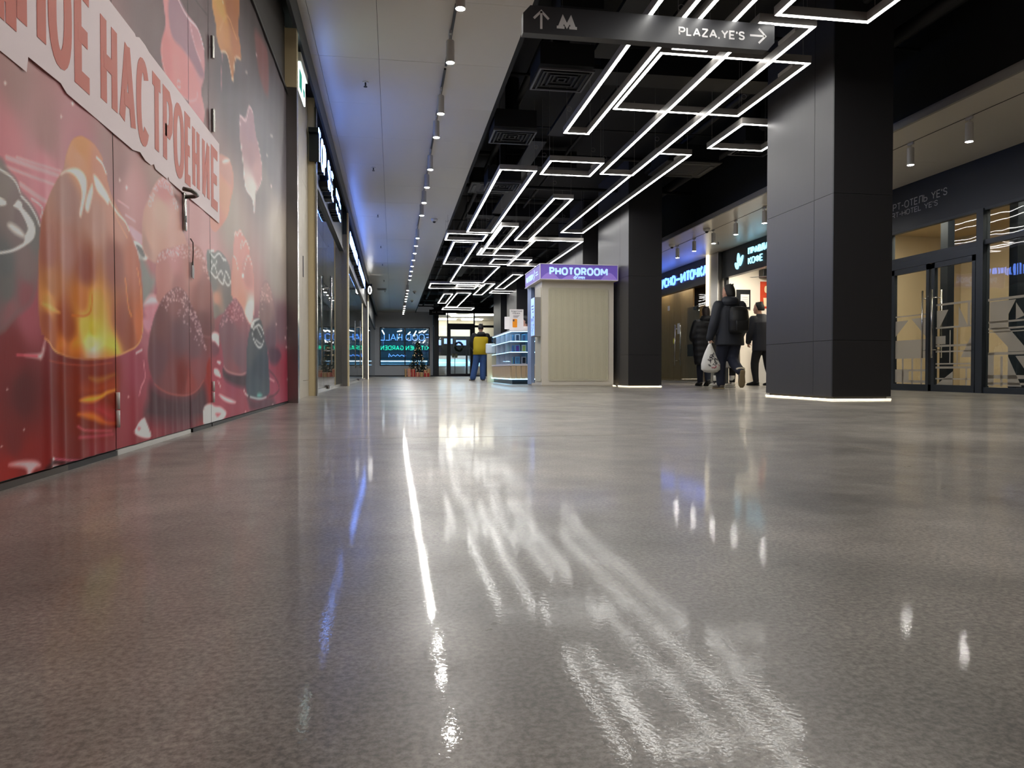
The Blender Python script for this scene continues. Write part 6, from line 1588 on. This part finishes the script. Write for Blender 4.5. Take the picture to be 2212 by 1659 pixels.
# --- man with the carrier bag, seen from behind
J = dict(head=(.0, .06, 1.635), neck=(.01, .02, 1.47), pelvis=(.01, 0, .90), turn=-.5,
         shL=(-.19, 0, 1.40), elL=(-.275, -.02, 1.10), wrL=(-.335, .03, .86), shR=(.20, 0, 1.40), elR=(.27, -.03, 1.12), wrR=(.25, .10, .90),
         hipL=(-.08, 0, .86), knL=(-.115, .10, .47), anL=(-.13, .03, .10), hipR=(.10, 0, .86), knR=(.08, .05, .47), anR=(.045, -.33, .30), hdL=(-.05, .05, -1), pnL=(1, .2, 0), pnR=(-1, .4, 0), hdR=(-.1, .4, -1), curlL=2.0)
man, hd_, fw, sd, ck = person('man seen from behind in a navy jacket with backpack, carrying a white bag', (5.60, 11.75, 0), 0, J)
hair_cap(man, hd_, fw, sd, ck, M['hair'], -.075); eyes(man, hd_, fw, sd, ck)
mb = MB()
mb.ell([(.01, .0, .735, .255, .17), (.01, 0, .80, .25, .17), (.01, .0, 1.0, .235, .165), (.01, 0, 1.2, .245, .165), (.01, 0, 1.33, .24, .15), (.01, .01, 1.42, .17, .12), (.005, .02, 1.47, .10, .09)])
for s_, S in ((-1, 'L'), (1, 'R')): path_tube(mb, [J['sh' + S], J['el' + S], Vector(J['wr' + S]) + V3(0, 0, -.005)], [.098, .085, .062])
coat = fuse(mb, 'jacket', M['coat_n'], man, .013, 5)
mb = MB(); mb.ell([(.0, -.015, 1.40, .15, .13), (.0, -.03, 1.46, .155, .135), (.0, -.03, 1.52, .135, .12), (0, -.01, 1.555, .10, .09)]); fuse(mb, 'hood', M['coat_n'], coat, .012, 4)
mb = MB(); mb.ell([(.06, -.20, .93, .14, .09), (.06, -.22, .97, .17, .115), (.06, -.23, 1.15, .175, .12), (.06, -.22, 1.30, .165, .105), (.06, -.20, 1.37, .12, .075)]); bp_ = fuse(mb, 'backpack', M['pack'], man, .012, 4)
MB().bbox(-.05, .17, -.375, -.33, .96, 1.14, .02).build('front_pocket', M['pack'], bp_, smooth=True, local=True)
for x in (-.04, .16): MB().tube([(x, -.13, 1.36), (x * 1.1, .0, 1.44), (x * 1.1, .14, 1.36), (x, .16, 1.2)], .018, 8).build('strap', M['pack'], bp_, smooth=True, local=True)
trousers(man, J, M['jean_d'], (.125, .095, .075))
shoe(man, (-.13, .03, .085), (-.12, 1, 0), (0, 0, 1), .28, M['boot'], M['sole'], .05)
shoe(man, (.045, -.33, .27), (.05, .22, -1), (0, .9, .25), .28, M['boot'], M['sole'], .052)
mb = MB(); mb.tube([(.05, -.31, .34), (.045, -.335, .28)], [.075, .068], 16); mb.build('cuff', M['cuff'], man, smooth=True, local=True)
# carrier bag held in his left hand
bg = thing('carrier_bag', 'white plastic carrier bag with black scribbled print held by the man', 'bag', (5.275, 11.77, .27))
def bag_ring(z, rx, ry, cx=0, wob=0): return [Vector((5.285 + cx + rx * math.cos(2 * PI * k / 28) * (1 + wob * math.sin(5 * 2 * PI * k / 28)), 11.76 + ry * math.sin(2 * PI * k / 28) * (1 + wob * math.cos(4 * 2 * PI * k / 28)), z)) for k in range(28)]
mb = MB().loft([bag_ring(.275, .05, .03), bag_ring(.285, .11, .06, 0, .05), bag_ring(.33, .165, .09, 0, .05), bag_ring(.42, .165, .095, -.0, .06), bag_ring(.52, .125, .075, -.015, .07), bag_ring(.62, .085, .055, -.02, .08), bag_ring(.70, .05, .035, -.02, .1), bag_ring(.765, .022, .018, -.02, .1)])
mb.build('pouch', M['bagw'], bg, smooth=True)
mb = MB()
for s_ in (-1, 1): mb.tube([(5.265 + s_ * .016, 11.76, .755), (5.262 + s_ * .02, 11.765, .80), (5.262, 11.775, .835)], [.012, .009, .007], 7)
mb.build('handles', M['bagw'], bg, smooth=True)
rnd = random.Random(8); mb = MB(); mp_ = MB()
def on_bag(a, z):
    prof = [(.285, .11, .06), (.33, .165, .09), (.42, .165, .095), (.52, .125, .075), (.62, .085, .055), (.70, .05, .035)]
    for (z0, a0, b0), (z1, a1, b1) in zip(prof, prof[1:]):
        if z0 <= z <= z1: k = (z - z0) / (z1 - z0); rx, ry = a0 + (a1 - a0) * k, b0 + (b1 - b0) * k
    return Vector((5.275 + rx * 1.03 * math.cos(a), 11.76 + ry * 1.06 * math.sin(a), z))
for i in range(30):
    z = .39 + .2 * rnd.random(); a = R(270) + rnd.uniform(-.75, .75) * (1 - (z - .36) * 2.3)
    pts = [on_bag(a, z)]
    for j in range(3):
        a += rnd.uniform(-.22, .22); z = min(.62, max(.36, z + rnd.uniform(-.03, .03))); pts.append(on_bag(a, z))
    (mp_ if z < .40 and i % 3 == 0 else mb).tube(pts, .0045, 5)
mb.build('black_print', M['ink'], bg)
for i in range(7): mp_.ball(on_bag(R(278) + rnd.uniform(-.3, .3), rnd.uniform(.35, .39)), .014, .006, .011, 8)
M['pinkp'] = mat('pink_print', srgb(190, 120, 130), .5, noise=(8, .2)); mp_.build('pink_print', M['pinkp'], bg)

# --- woman walking further back
J = dict(head=(.03, .03, 1.49), neck=(.02, .0, 1.34), pelvis=(0, 0, .84), turn=.1, shL=(-.17, 0, 1.26), elL=(-.25, .02, .98), wrL=(-.12, .20, .90), shR=(.19, 0, 1.26), elR=(.26, .03, .98), wrR=(.14, .2, .9),
         hipL=(-.08, 0, .80), knL=(-.07, .06, .44), anL=(-.04, .12, .09), hipR=(.08, 0, .8), knR=(.05, -.03, .44), anR=(.03, -.10, .12))
wo, hd_, fw, sd, ck = person('woman seen from behind in a long black puffer coat', (6.24, 14.2, 0), 0, J, 1.62, .011)
hair_cap(wo, hd_, fw, sd, ck, M['hair_b'], -.12); eyes(wo, hd_, fw, sd, ck)
mb = MB(); rows = []
for i, z in enumerate(np.linspace(.43, 1.28, 15)):
    k = 1 + .035 * math.sin(i * PI); k = 1.035 if i % 2 else .99; b = .21 + .05 * math.sin((z - .43) / .85 * PI * .8); rows.append((.01, .0, z, b * k, .165 * k))
mb.ell(rows + [(.02, 0, 1.35, .13, .11), (.025, .0, 1.40, .10, .095)])
for S in 'LR': path_tube(mb, [J['sh' + S], J['el' + S], J['wr' + S]], [.09, .085, .06])
coat = fuse(mb, 'puffer_coat', M['coat_b'], wo, .013, 3)
mb = MB(); mb.ell([(.03, -.03, 1.30, .16, .12), (.03, -.05, 1.36, .15, .11), (.03, -.03, 1.42, .11, .09)]); fuse(mb, 'hood', M['coat_b'], coat, .012, 3)
trousers(wo, J, M['jean_d'], (.10, .075, .06)); shoe(wo, (-.04, .12, .085), (0, 1, 0), (0, 0, 1), .25, M['shoe_b'], M['shoe_b']); shoe(wo, (.03, -.10, .12), (0, .8, -.35), (0, .4, .9), .25, M['shoe_b'], M['shoe_b'])

# --- man half hidden by the nearest column
J = dict(head=(-.02, .05, 1.62), neck=(.03, .02, 1.46), pelvis=(.06, 0, .88), turn=-.7, shL=(-.14, .02, 1.38), elL=(-.20, .05, 1.10), wrL=(-.16, .20, .92), shR=(.24, 0, 1.38), elR=(.30, 0, 1.1), wrR=(.30, .1, .86),
         hipL=(-.03, 0, .84), knL=(-.08, .1, .46), anL=(-.06, .05, .09), hipR=(.14, 0, .84), knR=(.16, -.02, .46), anR=(.2, -.12, .1))
m2, hd_, fw, sd, ck = person('dark haired man in a black jacket partly hidden by the nearest column', (7.60, 14.5, 0), 0, J, 1.75, .011)
hair_cap(m2, hd_, fw, sd, ck, M['hair'], -.05, 1.16); eyes(m2, hd_, fw, sd, ck)
mb = MB(); mb.ell([(.07, .0, .72, .24, .16), (.07, 0, .95, .23, .16), (.06, 0, 1.15, .235, .16), (.05, 0, 1.32, .23, .15), (.04, .01, 1.42, .15, .11), (.03, .02, 1.50, .09, .085)])
for S in 'LR': path_tube(mb, [J['sh' + S], J['el' + S], J['wr' + S]], [.095, .08, .06])
fuse(mb, 'jacket', M['coat_d'], m2, .013, 4); trousers(m2, J, M['trous'], (.11, .085, .06)); shoe(m2, (-.06, .05, .085), (-.5, .9, 0), (0, 0, 1), .28, M['shoe_b'], M['shoe_b']); shoe(m2, (.2, -.12, .085), (-.3, .9, 0), (0, 0, 1), .28, M['shoe_b'], M['shoe_b'])

# --- man in the yellow backed jacket at the phone stand
J = dict(head=(.03, .08, 1.71), neck=(.03, .05, 1.55), pelvis=(.0, 0, .93), turn=.05, shL=(-.19, .03, 1.46), elL=(-.28, .06, 1.16), wrL=(-.20, .26, 1.06), shR=(.23, .03, 1.46), elR=(.32, .1, 1.17), wrR=(.24, .30, 1.12),
         hipL=(-.09, 0, .90), knL=(-.15, .03, .50), anL=(-.24, .0, .09), hipR=(.10, 0, .90), knR=(.09, .04, .5), anR=(.09, .02, .09))
ym, hd_, fw, sd, ck = person('man in a mustard backed jacket, dark cap and baggy blue jeans at the phone stand', (2.82, 24.0, 0), 0, J, 1.86, .012)
hair_cap(ym, hd_, fw, sd, ck, M['hair'], -.03, 1.08, .6); eyes(ym, hd_, fw, sd, ck)
mb = MB(); c = hd_; mb.ell([(c.x, c.y - .01, c.z + .01, .086, .108), (c.x, c.y - .01, c.z + .06, .088, .108), (c.x, c.y, c.z + .11, .07, .085), (c.x, c.y, c.z + .145, .03, .04)]); cp = fuse(mb, 'cap', M['hair'], ym, .01, 3)
mb = MB(); mb.ell([(.0, .0, .86, .235, .15), (.0, 0, 1.05, .22, .15), (.01, .0, 1.25, .235, .155), (.02, .01, 1.40, .24, .15), (.02, .03, 1.48, .18, .12), (.03, .04, 1.56, .10, .09)])
for S in 'LR': path_tube(mb, [J['sh' + S], J['el' + S], J['wr' + S]], [.095, .085, .065])
jk = fuse(mb, 'jacket', M['coat_b'], ym, .014, 4)
mb = MB(); mb.loft([[Vector((cx + rx * math.cos(R(a)), .0 + ry * math.sin(R(a)), z)) for a in range(192, 349, 6)] + [Vector((cx + rx * .96 * math.cos(R(a)), .0 + ry * .96 * math.sin(R(a)), z)) for a in range(348, 191, -6)]
                   for cx, z, rx, ry in ((.0, .84, .248, .165), (.0, 1.05, .233, .165), (.01, 1.25, .248, .17), (.02, 1.38, .245, .165), (.02, 1.42, .22, .15))])
mb.build('yellow_back_panel', M['yel'], jk, smooth=True, local=True)
mb = MB(); mb.ell([(.03, -.03, 1.45, .16, .13), (.03, -.05, 1.51, .15, .12), (.03, -.03, 1.58, .10, .09)]); fuse(mb, 'hood', M['coat_b'], jk, .012, 3)
trousers(ym, J, M['jean'], (.125, .105, .098)); shoe(ym, (-.24, 0, .085), (-.35, .9, 0), (0, 0, 1), .28, M['shoe_w'], M['sole']); shoe(ym, (.09, .02, .085), (.25, .9, 0), (0, 0, 1), .28, M['shoe_w'], M['sole'])

# --- seller behind the counter
J = dict(head=(.0, .0, 1.60), neck=(.0, .0, 1.44), pelvis=(0, 0, .86), turn=-1.35, shL=(-.17, 0, 1.36), elL=(-.22, -.05, 1.1), wrL=(-.12, -.22, 1.08), shR=(.17, 0, 1.36), elR=(.22, -.05, 1.1), wrR=(.12, -.22, 1.08),
         hipL=(-.08, 0, .82), knL=(-.09, 0, .45), anL=(-.09, .02, .09), hipR=(.08, 0, .82), knR=(.09, 0, .45), anR=(.09, .02, .09))
se, hd_, fw, sd, ck = person('black haired seller in a white shirt behind the phone case counter', (3.70, 20.6, 0), 0, J, 1.72, .012)
se.scale = (1.08, 1.08, 1.08)
hair_cap(se, hd_, fw, sd, ck, M['hair'], -.09, 1.2, .8); eyes(se, hd_, fw, sd, ck)
mb = MB(); mb.ell([(0, 0, .82, .19, .13), (0, 0, 1.1, .19, .13), (0, 0, 1.3, .21, .13), (0, 0, 1.4, .13, .10), (0, 0, 1.45, .07, .07)])
for S in 'LR': path_tube(mb, [J['sh' + S], J['el' + S], J['wr' + S]], [.075, .06, .045])
fuse(mb, 'shirt', M['shirt_w'], se, .014, 3); trousers(se, J, M['trous'], (.10, .08, .06)); shoe(se, (-.09, .02, .085), (0, -1, 0), (0, 0, 1), .26, M['shoe_b'], M['shoe_b']); shoe(se, (.09, .02, .085), (0, -1, 0), (0, 0, 1), .26, M['shoe_b'], M['shoe_b'])

# --- person walking just beyond the man with the bag, mostly hidden by him
J = dict(head=(.0, .04, 1.43), neck=(.0, .0, 1.29), pelvis=(0, 0, .80), turn=-.3, shL=(-.15, 0, 1.21), elL=(-.19, .03, .95), wrL=(-.15, .1, .75), shR=(.15, 0, 1.21), elR=(.19, .03, .95), wrR=(.15, .1, .75),
         hipL=(-.08, 0, .76), knL=(-.19, .03, .42), anL=(-.27, .0, .10), hipR=(.08, 0, .76), knR=(.06, 0, .42), anR=(.04, -.02, .10))
hp, hd_, fw, sd, ck = person('person in a pale coat and white boots mostly hidden behind the man with the bag', (6.21, 13.0, 0), 0, J, 1.56, .012)
hair_cap(hp, hd_, fw, sd, ck, M['hair_b'], -.1); eyes(hp, hd_, fw, sd, ck)
M['coat_p'] = mat('pale_grey_coat', srgb(150, 144, 136), .7, noise=(9, .1), bump=(10, .3))
mb = MB(); mb.ell([(0, 0, .36, .20, .15), (0, 0, .7, .19, .14), (0, 0, 1.0, .18, .13), (0, 0, 1.18, .19, .12), (0, 0, 1.26, .12, .09), (0, 0, 1.31, .07, .07)])
for S in 'LR': path_tube(mb, [J['sh' + S], J['el' + S], J['wr' + S]], [.07, .06, .045])
fuse(mb, 'coat', M['coat_p'], hp, .014, 3); trousers(hp, J, M['trous'], (.09, .07, .055))
for x, y in ((-.27, 0), (.04, -.02)):
    shoe(hp, (x, y, .085), (-.2, 1, 0), (0, 0, 1), .25, M['shoe_w'], M['shoe_w'])
    MB().tube([(x, y, .08), (x * .97, y, .22)], [.05, .056], 14).build('boot_shaft', M['shoe_w'], hp, smooth=True, local=True)
